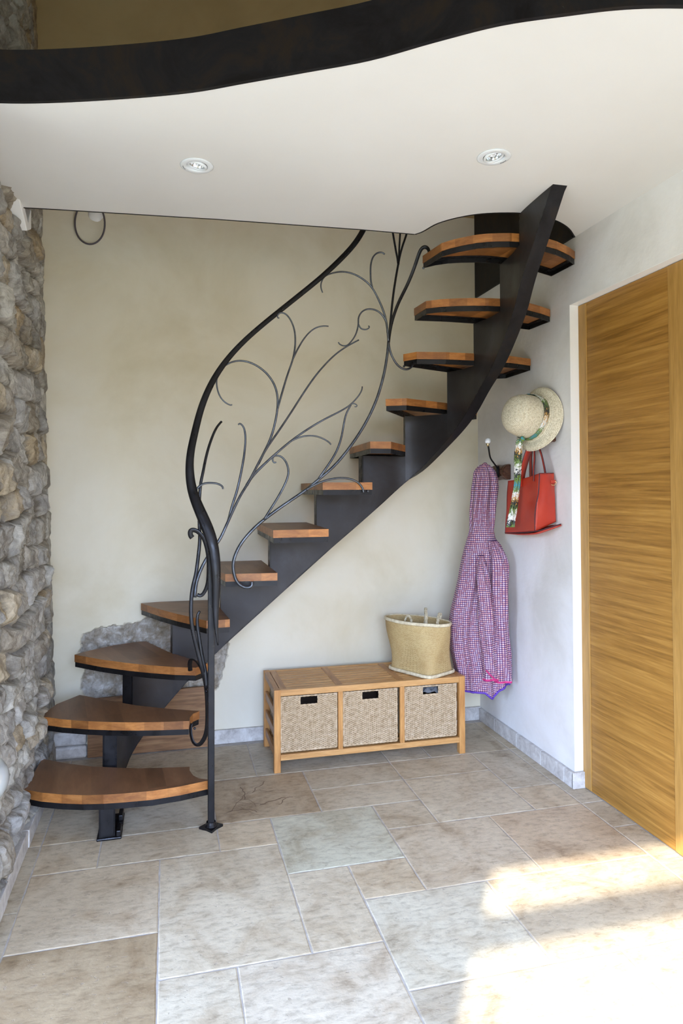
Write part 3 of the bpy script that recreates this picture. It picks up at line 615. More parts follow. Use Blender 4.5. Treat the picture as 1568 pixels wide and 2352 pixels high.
# ---- newel post, handrail and the forged branches
b = MB(); b.box((.147, 2.588, .006), (.171, 2.612, 1.10)); post = b.build('newel_post', M['iron'], stair, bevel=.0025)
b = MB(); q = []
for i in range(16):
    a = 2*math.pi*i/16; r = .044 if i % 4 == 0 else (.027 if i % 4 == 2 else .031); q.append((.159+r*math.cos(a), 2.60+r*math.sin(a)))
b.prism(q, 0, .009); b.lathe([(.024, .008), (.019, .016), (.017, .024)], (.159, 2.60, 0), n=16); b.build('base_plate', M['iron'], post, bevel=.002)
HR = [[0.1807,2.55,0.6828,0.0025],[0.1731,2.55,0.7363,0.0075],[0.1714,2.555,0.8115,0.0117],[0.1747,2.56,0.8613,0.0143],[0.1752,2.56,0.9124,0.0168],[0.1737,2.56,0.9636,0.0185],[0.1693,2.57,1.0141,0.0203],[0.1604,2.575,1.0654,0.0211],[0.1463,2.585,1.1054,0.0229],[0.1278,2.6,1.152,0.0213],[0.1041,2.62,1.2038,0.0198],[0.0871,2.64,1.2562,0.0182],[0.0809,2.65,1.3082,0.0165],[0.0803,2.66,1.3607,0.0149],[0.0866,2.68,1.4117,0.0145],[0.1015,2.7,1.468,0.0142],[0.1153,2.715,1.5349,0.0134],[0.1348,2.735,1.6028,0.013],[0.1704,2.76,1.6872,0.0127],[0.2152,2.785,1.7602,0.0119],[0.277,2.8,1.8408,0.011],[0.3614,2.82,1.9221,0.0111],[0.447,2.83,1.9962,0.0112],[0.5469,2.83,2.084,0.0112],[0.6484,2.83,2.1659,0.0116],[0.7224,2.83,2.2473,0.0121],[0.7822,2.83,2.3069,0.0121],[0.8199,2.83,2.3685,0.0121],[0.855,2.83,2.4471,0.0121],[0.8872,2.83,2.5272,0.0121]]
pts = []; rad = []
P3 = cr([p[:3] for p in HR], 5); 
for i in range(len(P3)): rad.append(interp(i/5, list(range(len(HR))), [p[3] for p in HR]))
for _ in range(30): P3 = [P3[0]]+[(P3[i-1]+P3[i]*2+P3[i+1])/4 for i in range(1, len(P3)-1)]+[P3[-1]]; rad = [rad[0]]+[(rad[i-1]+rad[i]*2+rad[i+1])/4 for i in range(1, len(rad)-1)]+[rad[-1]]
b = MB(); b.sweep(P3, rad, 14, .55, upv=(1, 0, 0)); b.build('handrail', M['iron'], stair, True)
for pts, r0, r1, flat in [[[[0.3414,2.86,0.8693],[0.3413,2.8596,0.8531],[0.3268,2.8593,0.8455],[0.3051,2.8588,0.85],[0.2817,2.8581,0.8681],[0.2682,2.8573,0.9011],[0.2633,2.8564,0.9427],[0.2725,2.8555,0.9821],[0.2921,2.8544,1.0231],[0.3226,2.8533,1.0631],[0.3624,2.852,1.1032],[0.4042,2.8508,1.1372],[0.4593,2.85,1.1767],[0.5114,2.85,1.2112],[0.5602,2.85,1.2441],[0.5942,2.85,1.2699],[0.6361,2.85,1.3043],[0.6945,2.85,1.3536],[0.7541,2.85,1.422],[0.8139,2.8488,1.506],[0.8592,2.8468,1.5869],[0.8932,2.845,1.6678],[0.9198,2.8429,1.7637],[0.9334,2.8412,1.8447],[0.9388,2.84,1.8998]],0.0085,0.0065,0],[[[0.9388,2.84,1.9],[0.931,2.8386,1.9762],[0.9156,2.8376,2.0338],[0.8888,2.8364,2.0905],[0.8583,2.8354,2.1394],[0.8128,2.8343,2.1723],[0.7677,2.8335,2.189],[0.7228,2.8327,2.1912],[0.6783,2.8319,2.1796],[0.6488,2.8313,2.1629],[0.6354,2.8308,2.1366],[0.6338,2.8304,2.1149],[0.641,2.83,2.0938]],0.0055,0.003,0],[[[0.8657,2.835,2.1266],[0.8581,2.8342,2.1573],[0.8565,2.8336,2.1826],[0.8564,2.8325,2.2261],[0.8654,2.8316,2.2632],[0.8843,2.8309,2.2843],[0.907,2.8304,2.2896],[0.9206,2.83,2.2818]],0.0045,0.004,0],[[[0.9343,2.84,1.94],[0.9311,2.8391,1.9763],[0.9211,2.8384,2.0013],[0.9003,2.8376,2.0255],[0.8735,2.8368,2.0369],[0.8429,2.8361,2.0377],[0.8162,2.8354,2.0235],[0.8009,2.8346,1.9969],[0.8005,2.8339,1.9677],[0.7888,2.8327,1.9233],[0.766,2.8317,1.8893],[0.7472,2.8311,1.8724],[0.7285,2.8306,1.8706],[0.7136,2.8302,1.8777],[0.7099,2.83,1.8847]],0.005,0.003,0],[[[0.8009,2.835,1.968],[0.8061,2.835,1.9574],[0.8158,2.835,1.9485],[0.8346,2.835,1.9466],[0.8482,2.835,1.9546],[0.8498,2.835,1.9613],[0.8453,2.835,1.9632]],0.004,0.003,0],[[[0.9387,2.84,1.8998],[0.9427,2.84,1.9257],[0.9492,2.84,1.9923],[0.963,2.84,2.1186],[0.983,2.84,2.231],[0.999,2.84,2.3065],[1.0268,2.84,2.3871],[1.0404,2.84,2.4368]],0.006,0.005,0],[[[0.9862,2.84,2.2424],[0.9817,2.84,2.2754],[0.9757,2.84,2.3046],[0.9622,2.84,2.3812],[0.9532,2.84,2.436]],0.005,0.005,0],[[[0.9878,2.84,2.2462],[0.9913,2.84,2.3207],[0.9956,2.84,2.3842],[0.9975,2.84,2.4402]],0.0045,0.0045,0],[[[0.9395,2.84,1.8961],[0.9453,2.836,1.947],[0.9558,2.832,1.9981],[0.9812,2.826,2.0717],[1.0205,2.8156,2.1524],[1.0407,2.7852,2.218],[1.0497,2.7674,2.2567],[1.0595,2.7523,2.2888],[1.0755,2.7441,2.2981],[1.088,2.737,2.2859],[1.0883,2.7285,2.2613],[1.0824,2.72,2.2364]],0.0055,0.008,1],[[[0.9395,2.84,1.8998],[0.9446,2.8465,1.8757],[0.9592,2.8562,1.8414],[0.986,2.867,1.8075],[1.0161,2.8752,1.79],[1.0418,2.8808,1.7898],[1.0636,2.8862,1.8029],[1.0691,2.89,1.8189]],0.0055,0.005,0],[[[0.1012,2.66,0.8445],[0.1053,2.663,0.8884],[0.1126,2.6651,0.9176],[0.1287,2.6681,0.9582],[0.1496,2.6711,0.9955],[0.1687,2.6734,1.0232],[0.1893,2.6758,1.0518],[0.2027,2.6775,1.0729],[0.2246,2.6839,1.1205],[0.2529,2.7011,1.179],[0.2816,2.7171,1.2334],[0.3106,2.7306,1.2774],[0.3404,2.746,1.3309],[0.3762,2.7635,1.397],[0.4099,2.7747,1.4479],[0.4387,2.7835,1.4871],[0.4979,2.802,1.573],[0.5582,2.8202,1.6647],[0.6093,2.8228,1.7376],[0.6608,2.8251,1.797],[0.7052,2.8268,1.8386],[0.7501,2.8284,1.8698],[0.7776,2.8293,1.8858],[0.8005,2.83,1.8987]],0.0085,0.0035,0],[[[0.3614,2.8,1.3576],[0.3858,2.7986,1.4084],[0.4132,2.797,1.4673],[0.4303,2.7953,1.5294],[0.4406,2.7938,1.5915],[0.439,2.7924,1.6465],[0.423,2.7911,1.6941],[0.3919,2.79,1.7342],[0.3507,2.79,1.7634],[0.3099,2.79,1.7774],[0.2693,2.79,1.7771],[0.2322,2.79,1.7618],[0.209,2.79,1.7371],[0.1935,2.79,1.7061],[0.1923,2.79,1.6724],[0.2023,2.79,1.6354],[0.2223,2.79,1.609],[0.2457,2.79,1.5962],[0.2538,2.79,1.5984]],0.006,0.003,0],[[[0.44,2.79,1.588],[0.4618,2.7948,1.6615],[0.4836,2.7995,1.7325],[0.5092,2.8042,1.804],[0.5187,2.8086,1.8755],[0.5132,2.8122,1.9322],[0.4938,2.8152,1.974],[0.4731,2.8169,1.9921],[0.4556,2.818,1.9921],[0.4452,2.8189,1.9825],[0.4457,2.8196,1.9724],[0.4522,2.82,1.9711]],0.005,0.003,0],[[[0.5064,2.8,1.7985],[0.5298,2.8,1.8462],[0.5618,2.8,1.8969],[0.5978,2.8,1.9305],[0.6337,2.8,1.943],[0.659,2.8,1.9432]],0.0045,0.003,0],[[[0.311,2.78,1.2699],[0.3364,2.7859,1.309],[0.3852,2.7943,1.3568],[0.4275,2.8013,1.3953],[0.4995,2.8126,1.4557],[0.5721,2.82,1.5066],[0.6442,2.82,1.5503],[0.7173,2.82,1.5877],[0.7618,2.82,1.6174],[0.7953,2.82,1.6542],[0.8102,2.82,1.6799],[0.8126,2.82,1.6958]],0.007,0.003,0],[[[0.7565,2.82,1.6147],[0.7701,2.82,1.6207],[0.7802,2.82,1.6198],[0.7891,2.82,1.6131],[0.7846,2.82,1.607],[0.7778,2.82,1.6087]],0.0035,0.0025,0],[[[0.499,2.81,1.4552],[0.542,2.8125,1.4737],[0.5888,2.815,1.4796],[0.6289,2.8172,1.4721],[0.6619,2.8191,1.455],[0.6729,2.82,1.4432]],0.0045,0.0035,0],[[[0.4384,2.82,1.3679],[0.4329,2.8204,1.3642],[0.4257,2.8208,1.3686],[0.4237,2.8216,1.3824],[0.4333,2.8223,1.3934],[0.459,2.8237,1.3918],[0.4803,2.8254,1.3691],[0.4909,2.8272,1.3377],[0.4889,2.8288,1.3072],[0.4728,2.8312,1.2664],[0.444,2.8344,1.2142],[0.4151,2.8374,1.168],[0.3899,2.84,1.1269]],0.0035,0.0055,0],[[[0.7616,2.82,1.6148],[0.7401,2.8226,1.5742],[0.7297,2.8255,1.5241],[0.7191,2.8289,1.4671],[0.6977,2.8324,1.41],[0.6619,2.8362,1.3529],[0.6236,2.84,1.2994]],0.004,0.0055,0],[[[0.2787,2.79,1.5163],[0.2822,2.7895,1.5207],[0.2891,2.7888,1.5203],[0.3025,2.7866,1.5021],[0.3075,2.7824,1.4576],[0.3013,2.7765,1.3963],[0.2981,2.7746,1.3757],[0.287,2.7689,1.3173],[0.2697,2.7617,1.2442],[0.2526,2.7566,1.1943],[0.2349,2.75,1.1294]],0.0035,0.006,0],[[[0.2084,2.74,1.5246],[0.185,2.7292,1.4948],[0.1613,2.7113,1.4373],[0.1443,2.6931,1.3777],[0.1315,2.6779,1.3143],[0.1235,2.674,1.2769],[0.118,2.6664,1.2025],[0.1177,2.6583,1.1234],[0.12,2.6518,1.0604],[0.112,2.6442,0.9876],[0.1041,2.6382,0.9311],[0.0913,2.6326,0.88],[0.086,2.6255,0.814],[0.0884,2.62,0.7527],[0.0982,2.62,0.7006],[0.111,2.62,0.6482],[0.1267,2.62,0.5852],[0.1395,2.6324,0.532],[0.1461,2.6463,0.4836],[0.1496,2.6634,0.4233],[0.1506,2.6816,0.3585],[0.1451,2.6947,0.3123],[0.131,2.7049,0.2803],[0.1145,2.7112,0.2678],[0.098,2.7176,0.2789],[0.0899,2.7271,0.3063],[0.0894,2.7366,0.3344],[0.0931,2.74,0.3436]],0.004,0.009,1],[[[0.1193,2.64,0.795],[0.111,2.6387,0.7789],[0.1097,2.6365,0.7461],[0.1169,2.633,0.6965],[0.127,2.6281,0.6265],[0.1391,2.624,0.5685],[0.1455,2.62,0.5106]],0.004,0.008,1],[[[0.0905,2.82,0.5285],[0.0876,2.8003,0.5578],[0.0907,2.7857,0.5787],[0.1018,2.7761,0.5811],[0.1162,2.759,0.5703],[0.1299,2.7315,0.5504],[0.1397,2.6755,0.5217],[0.1455,2.62,0.4944]],0.008,0.008,1],[[[0.2082,2.68,1.2554],[0.2063,2.6784,1.266],[0.1867,2.6752,1.2768],[0.1547,2.6706,1.2795],[0.1284,2.6666,1.2741],[0.1099,2.663,1.2581],[0.1007,2.66,1.2396]],0.004,0.005,0],[[[0.0906,2.62,1.0735],[0.0837,2.6185,1.0835],[0.0843,2.6166,1.0999],[0.0981,2.6148,1.1023],[0.1157,2.6123,1.0917],[0.1334,2.6087,1.0682],[0.1458,2.6028,1.0217],[0.1499,2.6038,0.9677],[0.1472,2.6117,0.9019],[0.134,2.6162,0.8676],[0.1213,2.6183,0.8561],[0.1086,2.62,0.8604]],0.009,0.006,1],[[[0.5695,2.84,1.2514],[0.6,2.8424,1.2691],[0.6493,2.846,1.2899],[0.7116,2.8503,1.3019],[0.7619,2.8536,1.299],[0.8002,2.8563,1.2839],[0.8223,2.8585,1.2597],[0.8274,2.86,1.2386]],0.006,0.0045,0]]:
    P = cr(pts, 5); m = len(P); R = [1.1*lerp(r0, r1, (i/(m-1))**.8) for i in range(m)]
    for _ in range(4): P = [P[0]]+[(P[i-1]+P[i]*2+P[i+1])/4 for i in range(1, m-1)]+[P[-1]]
    b = MB(); b.sweep(P, R, 10, .38 if flat else .8, upv=(1, 0, 0) if flat else (0, 1, 0)); b.build('scroll_bar', M['iron'] if flat or (pts[-1][2] > 2.13 and pts[0][0] > .9) else M['bar'], stair, True)
for p in ((.3385, 2.868, .853), (.848, 2.86, 1.245), (1.03, 2.895, 1.805), (1.05, 2.70, 2.19), (.107, 2.80, .303)):
    b = MB(); b.lathe([(0, -.005), (.004, -.004), (.0055, 0), (.004, .004), (0, .005)], p, (0, 1, 0), 12); b.build('weld_knob', M['bar'], stair, True)
origin(stair, (-.2, 2.7, 0))

# ---- oak board leaning against the back wall under the flight
b = MB(); b.add([(-.36, 3.412, .002), (.198, 3.412, .002), (.198, 3.412, .293), (.10, 3.412, .292), (-.05, 3.412, .282), (-.36, 3.412, .272), (-.36, 3.43, .002), (.198, 3.43, .002), (.198, 3.43, .293), (.10, 3.43, .292), (-.05, 3.43, .282), (-.36, 3.43, .272)],
                [(0, 1, 2, 3, 4, 5), (11, 10, 9, 8, 7, 6), (0, 6, 7, 1), (1, 7, 8, 2), (2, 8, 9, 3), (3, 9, 10, 4), (4, 10, 11, 5), (5, 11, 6, 0)])
tag(b.build('oak_board', M['board'], bevel=.001), 'rough brown oak board standing against the wall under the lowest treads', 'board')

# ================================================================== THE BENCH
bench = thing('storage_bench', 'low oiled pine bench with a slatted top and three basket bays', 'bench')
X0_, X1_, Y0_, Y1_, HB = .459, 1.371, 3.02, 3.375, .364
for x_ in (X0_, X1_-.029):
    for y_ in (Y0_, Y1_-.03):
        b = MB(); b.box((x_, y_, 0), (x_+.029, y_+.03, HB)); b.build('leg', M['bench_v'], bench, bevel=.0015)
    for z_ in (.066, .156, .246):
        b = MB(); b.box((x_+.006, Y0_+.03, z_-.012), (x_+.018, Y1_-.03, z_+.024)); b.build('side_slat', M['bench_y'], bench, bevel=.001)
    b = MB(); b.box((x_+.003, Y0_+.03, HB-.03), (x_+.026, Y1_-.03, HB-.001)); b.build('end_rail', M['bench_y'], bench, bevel=.001)
for y_ in (Y0_+.002, Y1_-.022):
    b = MB(); b.box((X0_+.029, y_, .335), (X1_-.029, y_+.02, .3625)); b.build('apron', M['bench'], bench, bevel=.0015)
    b = MB(); b.box((X0_+.029, y_, .052), (X1_-.029, y_+.02, .077)); b.build('bottom_rail', M['bench'], bench, bevel=.0015)
for x_ in (.752, 1.0475):
    for y_ in (Y0_+.003, Y1_-.02):
        b = MB(); b.box((x_, y_, .077), (x_+.021, y_+.017, .335)); b.build('divider', M['bench_v'], bench, bevel=.001)
    b = MB(); b.box((x_-.006, Y0_+.022, .343), (x_+.026, Y1_-.022, .3625)); b.build('cross_board', M['bench_y'], bench, bevel=.001)
for x_ in (X0_+.029, X1_-.029-.03):
    b = MB(); b.box((x_, Y0_+.022, .343), (x_+.03, Y1_-.022, .3625)); b.build('cross_board', M['bench_y'], bench, bevel=.001)
for xa, xb in ((X0_+.059, .746), (.778, 1.0415), (1.0735, X1_-.059)):
    for i in range(8):
        y_ = Y0_+.030+i*.0375
        b = MB(); b.box((xa, y_, .345), (xb, y_+.027, .3612-.0006*(i % 2))); b.build('top_slat', M['bench'], bench, bevel=.001)
for i in range(6):
    y_ = Y0_+.03+i*.053
    b = MB(); b.box((X0_+.029, y_, .060), (X1_-.029, y_+.035, .074)); b.build('shelf_slat', M['bench'], bench, bevel=.001)
origin(bench, (X0_, Y0_, 0))

# ---- wicker baskets, woven strand by strand
BX0, BX1, BZ0, BZ1 = -.128, .128, 0, .243
HX0, HX1, HZ0 = -.042, .042, .203
def weave(b_, p0, ux, w_, z0, z1, nrm, hole=None):
    ux = Vector(ux); nrm = Vector(nrm); p0 = Vector(p0); sp = .0092; rows = int((z1-z0)/.0046); k = int(w_/sp*4)
    def run(xa, xb, z_, r_):
        kk = max(3, int((xb-xa)/sp*4)); pts = [p0+ux*lerp(xa, xb, i/kk)+Vector((0, 0, z_+.0006*noise.noise(Vector((lerp(xa, xb, i/kk)*40, z_*90, 0)))))+nrm*(.0017*math.cos(math.pi*lerp(xa, xb, i/kk)/sp+r_*math.pi)) for i in range(kk+1)]
        b_.sweep(pts, .0020, 4, .8, upv=(0, 0, 1))
    for r_ in range(rows):
        z_ = z0+(r_+.5)*(z1-z0)/rows
        if hole and z_ > hole[2]: run(0, hole[0], z_, r_); run(hole[1], w_, z_, r_)
        else: run(0, w_, z_, r_)
    for i in range(int(w_/sp)+1):
        x_ = i*sp+sp*.5
        if x_ > w_: break
        zt = hole[2] if hole and hole[0] < x_ < hole[1] else z1
        b_.sweep([p0+ux*x_+Vector((0, 0, z0)), p0+ux*x_+Vector((0, 0, zt))], .0016, 4, 1, upv=(1, 0, 0))
DP = .30
def make_basket():
    t = thing('wicker_basket', 'x', 'basket', (0, 0, 0), 'wicker baskets in the bench')
    b_ = MB(); weave(b_, (BX0, 0, 0), (1, 0, 0), BX1-BX0, .004, BZ1-.004, (0, -1, 0), (.086, .170, HZ0)); b_.build('woven_front', M['rattan'], t)
    b_ = MB(); weave(b_, (BX0, 0, 0), (0, 1, 0), DP, .004, BZ1-.004, (-1, 0, 0)); b_.build('woven_side', M['rattan'], t)
    b_ = MB(); weave(b_, (BX1, 0, 0), (0, 1, 0), DP, .004, BZ1-.004, (1, 0, 0)); b_.build('woven_side', M['rattan'], t)
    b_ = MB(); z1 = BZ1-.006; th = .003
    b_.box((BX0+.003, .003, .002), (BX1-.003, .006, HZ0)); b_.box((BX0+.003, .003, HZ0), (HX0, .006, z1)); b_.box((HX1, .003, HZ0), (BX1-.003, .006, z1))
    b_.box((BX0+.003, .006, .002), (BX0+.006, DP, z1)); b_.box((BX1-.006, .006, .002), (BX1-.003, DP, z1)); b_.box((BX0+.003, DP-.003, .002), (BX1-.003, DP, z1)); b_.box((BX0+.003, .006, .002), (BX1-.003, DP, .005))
    b_.build('shade_liner', M['liner'], t)  # added inner box, its dark brown stands in for shade between strands
    b_ = MB()
    def braid(a, c, r_=.0032):
        a, c = Vector(a), Vector(c); L_ = (c-a).length; k = int(L_/.006); d = (c-a).normalized(); o1 = d.orthogonal().normalized(); o2 = d.cross(o1)
        for ph in (0, math.pi):
            b_.sweep([a+d*L_*i/k+(o1*math.cos(i*1.1+ph)+o2*math.sin(i*1.1+ph))*.0016 for i in range(k+1)], r_*.8, 5)
    z1 = BZ1; 
    for a, c in (((BX0, 0, z1), (BX1, 0, z1)), ((BX0, 0, 0.003), (BX1, 0, .003)), ((BX0, 0, .003), (BX0, 0, z1)), ((BX1, 0, .003), (BX1, 0, z1)), ((BX0, 0, z1), (BX0, DP, z1)), ((BX1, 0, z1), (BX1, DP, z1)), ((BX0, DP, z1), (BX1, DP, z1)),
                 ((HX0, 0, HZ0), (HX1, 0, HZ0)), ((HX0, 0, HZ0), (HX0, 0, z1-.003)), ((HX1, 0, HZ0), (HX1, 0, z1-.003))): braid(a, c)
    b_.build('rim', M['rattan'], t)
    return t
bk = make_basket()
for i, (x_, lab) in enumerate(((.6185, 'square wicker basket in the left bay of the pine bench'), (.9065, 'square wicker basket in the middle bay of the pine bench'), (1.2018, 'square wicker basket in the right bay of the bench, clear plastic showing inside'))):
    o = bk
    if i:
        o = bk.copy(); col.objects.link(o)
        for ch in bk.children: c_ = ch.copy(); col.objects.link(c_); c_.parent = o
    o.location = (x_, 3.034, .083); o['label'] = lab
# crumpled clear film in the right basket
g = NT('clear_film', .08, 0, .6); g.color((.85, .88, .92)); g.b.inputs['Transmission Weight'].default_value = .75; g.b.inputs['IOR'].default_value = 1.2
b = MB(); vs = []; nn_ = 22
for j in range(nn_+1):
    for i in range(nn_+1):
        u, v_ = i/nn_, j/nn_; zz = .29+.035*math.sin(math.pi*u)*math.sin(math.pi*v_)+.016*noise.noise(Vector((u*9, v_*9, 2)))
        vs.append((1.095+.21*u, 3.05+.22*v_, min(zz, .331)))
b.add(vs, [(j*(nn_+1)+i, j*(nn_+1)+i+1, (j+1)*(nn_+1)+i+1, (j+1)*(nn_+1)+i) for j in range(nn_) for i in range(nn_)])
tag(b.build('plastic_film', g.m, fix=False), 'crumpled clear plastic film inside the right wicker basket', 'plastic film')

# ================================================================== PALM BAG ON THE BENCH
bag = thing('straw_tote_bag', 'tall plaited straw bag with a square base standing on the right end of the bench', 'bag')
BC = Vector((1.208, 3.168, .3635)); N_ = 96; LV = 34; e1 = Vector((.476, -.879)); e2 = Vector((.879, .476)); g1 = Vector((.70, -.714)); g2 = Vector((.714, .70))
def bagpt(t, s_, off=0):
    c, s = math.cos(t), math.sin(t)
    p = 2/7.0; rx = math.copysign(abs(c)**p, c); ry = math.copysign(abs(s)**p, s)
    wst = 1-.09*math.sin(math.pi*min(1, s_*1.05))
    base = e1*rx*(.135+off)*wst+e2*ry*(.0975+off)*wst
    rim = g1*c*(.170+off)+g2*s*(.092+off)
    k = s_*s_*(3-2*s_)
    q = base.lerp(rim, k); ctr = Vector((BC.x, BC.y)).lerp(Vector((1.187, 3.165)), k)
    zr = .250-.004*c*k
    return Vector((ctr.x+q.x, ctr.y+q.y, BC.z+zr*s_+.003*noise.noise(Vector((c*2, s*2, s_*3)))*s_))
b = MB(); vs = []; 
for j in range(LV+1):
    for i in range(N_): vs.append(bagpt(2*math.pi*i/N_, j/LV))
per = .92; fs = []; uv = []
for j in range(LV):
    for i in range(N_):
        fs.append((j*N_+i, j*N_+(i+1) % N_, (j+1)*N_+(i+1) % N_, (j+1)*N_+i)); u0, u1, v0, v1 = i/N_*per, (i+1)/N_*per, j/LV*.253, (j+1)/LV*.253; uv.append([(u0, v0), (u1, v0), (u1, v1), (u0, v1)])
fs.append(tuple(range(N_))[::-1]); uv.append([(0, 0)]*N_)
b.add(vs, fs, 0, uv); body = b.build('body', M['palm'], bag, True, fix=False)
so = body.modifiers.new('thick', 'SOLIDIFY'); so.thickness = .004; so.offset = -1
b = MB(); b.sweep([bagpt(2*math.pi*i/N_, .985, .001) for i in range(N_)], .0085, 8, .55, True, upv=(0, 0, 1)); b.build('rim_binding', M['binding'], bag, True)
b = MB(); b.sweep([bagpt(2*math.pi*i/N_, .035, .005) for i in range(N_)], .0085, 8, .7, True, upv=(0, 0, 1)); b.build('base_binding', M['binding'], bag, True)
def braided(pts, r_, name):
    P = cr(pts, 8); m = len(P); b_ = MB()
    for k in range(3):
        Q = []
        for i, p in enumerate(P):
            a = P[max(0, i-1)]; c = P[min(m-1, i+1)]; d = (c-a).normalized(); o1 = d.cross(Vector((0, 0, 1))).normalized() if abs(d.z) < .95 else d.orthogonal().normalized(); o2 = d.cross(o1); ph = i*.55+k*2.094
            Q.append(p+o1*math.cos(ph)*r_*.75+o2*math.sin(ph*2)*r_*.35)
        b_.sweep(Q, r_*.55, 6)
    return b_.build(name, M['binding'], bag, True)
braided([(1.132, 3.20, .585), (1.138, 3.195, .617), (1.146, 3.187, .630), (1.156, 3.178, .622), (1.163, 3.170, .590)], .006, 'handle')
braided([(1.208, 3.098, .600), (1.213, 3.110, .633), (1.232, 3.165, .661), (1.247, 3.205, .655), (1.252, 3.222, .625), (1.25, 3.23, .58)], .006, 'handle')
braided([(1.252, 3.072, .590), (1.262, 3.085, .620), (1.285, 3.125, .642), (1.305, 3.155, .636), (1.309, 3.165, .605), (1.305, 3.165, .56)], .006, 'handle')
origin(bag, BC)
# ================================================================== COAT HOOKS
def hook(y_, z_, label, lean, armpts, ballp, w_=.155):
    t = thing('coat_hook', label, 'coat hook', (0, 0, 0), 'coat hooks on the right wall')
    # block: half log lying along the wall with turned grooves
    b_ = MB(); prof = []
    for i in range(13):
        a = math.pi*i/12; prof.append((XR-.004-.040*math.sin(a), z_+.040*math.cos(a)))
    n_ = len(prof); vs = []; rings = [0, .06, .12, .2, .32, .5, .68, .8, .88, .94, 1]
    for q_, r_ in zip(rings, [.90, .99, .95, 1, .97, .94, .97, 1, .95, .99, .90]):
        yy = lerp(y_-w_/2, y_+w_/2, q_)
        for x_, zz in prof: vs.append((XR-.004+(x_-XR+.004)*r_, yy, z_+(zz-z_)*r_))
    fs = [(j*n_+i, j*n_+i+1, (j+1)*n_+i+1, (j+1)*n_+i) for j in range(len(rings)-1) for i in range(n_-1)]
    fs += [(j*n_+n_-1, j*n_, (j+1)*n_, (j+1)*n_+n_-1) for j in range(len(rings)-1)]
    fs += [tuple(range(n_)), tuple((len(rings)-1)*n_+i for i in range(n_))[::-1]]
    b_.add(vs, fs); b_.build('wooden_block', M['walnut'], t, bevel=.002)
    b_ = MB(); b_.sweep(cr(armpts, 6), .0042, 8); a_ = armpts[-1]; b_.box((a_[0]-.006, a_[1]-.010, a_[2]-.035), (a_[0]+.004, a_[1]+.010, a_[2]+.022)); b_.build('iron_arm', M['iron'], t, True)
    b_ = MB(); b_.sweep(cr([(a_[0]-.002, a_[1], a_[2]-.02), (a_[0]-.02, a_[1]-.004, a_[2]-.035), (a_[0]-.038, a_[1]-.008, a_[2]-.022), (a_[0]-.042, a_[1]-.009, a_[2]-.004)], 5), .004, 8); b_.build('lower_prong', M['iron'], t, True)
    if ballp:
        c_ = Vector(ballp); b_ = MB(); b_.lathe([(0, -.0145)]+[(.0145*math.sin(math.pi*i/12), -.0145*math.cos(math.pi*i/12)) for i in range(1, 12)]+[(0, .0145)], c_, (0, 0, 1), 24); b_.build('porcelain_knob', M['porcelain'], t, True)
        b_ = MB(); b_.lathe([(.005, -.026), (.006, -.02), (.0078, -.015), (.008, -.012)], c_, (0, 0, 1), 16, caps=(True, True)); b_.build('ferrule', M['brass'], t, True)
    origin(t, (XR, y_, z_))
    return t
hook(3.155, 1.337, 'dark wooden coat hook with a white porcelain knob, above the patterned jacket', 0, [(1.520, 3.055, 1.462), (1.5268, 3.064, 1.448), (1.545, 3.085, 1.408), (1.575, 3.108, 1.382), (1.603, 3.13, 1.362), (1.610, 3.135, 1.345)], (1.516, 3.051, 1.487))
hook(2.768, 1.497, 'dark wooden coat hook mostly hidden behind the straw hat', 0, [(1.53, 2.74, 1.60), (1.56, 2.76, 1.56), (1.585, 2.785, 1.53), (1.610, 2.80, 1.51)], None, .205)

# ================================================================== JACKET
jk = thing('hooded_jacket', 'hooded purple and pink ring-print jacket hanging in the corner', 'jacket')
ROWS = [[1.5228,3.098,1.3713,0.0183],[1.5218,3.0986,1.3562,0.0366],[1.5229,3.0988,1.3347,0.0507],[1.5261,3.0987,1.3023,0.0582],[1.5241,3.1002,1.2592,0.0647],[1.5179,3.1033,1.1946,0.0647],[1.5128,3.106,1.13,0.0636],[1.5119,3.1072,1.0869,0.0625],[1.5088,3.1089,1.0481,0.0614],[1.5068,3.1103,1.0115,0.0701],[1.5111,3.1101,0.9683,0.0873],[1.5132,3.1103,0.936,0.0981],[1.5092,3.1128,0.8714,0.1089],[1.5041,3.1156,0.8067,0.1164],[1.4974,3.1188,0.7421,0.1245],[1.4887,3.1229,0.6559,0.1347],[1.4862,3.125,0.5913,0.1396],[1.4879,3.1261,0.5266,0.1423],[1.4932,3.1262,0.462,0.1412],[1.5038,3.125,0.3973,0.1369],[1.5112,3.1243,0.3434,0.1315],[1.5165,3.1244,0.2787,0.1239],[1.5198,3.1246,0.2356,0.1186]]
LAT = Vector((.969, -.247, 0)); DEP = Vector((.247, .969, 0)); PIT = .0100
zs = [r[2] for r in ROWS][::-1]; CX = [r[0] for r in ROWS][::-1]; CY = [r[1] for r in ROWS][::-1]; HWD = [r[3] for r in ROWS][::-1]
ztop, zb0 = 1.378, .235
NJ, NT_ = 130, 160
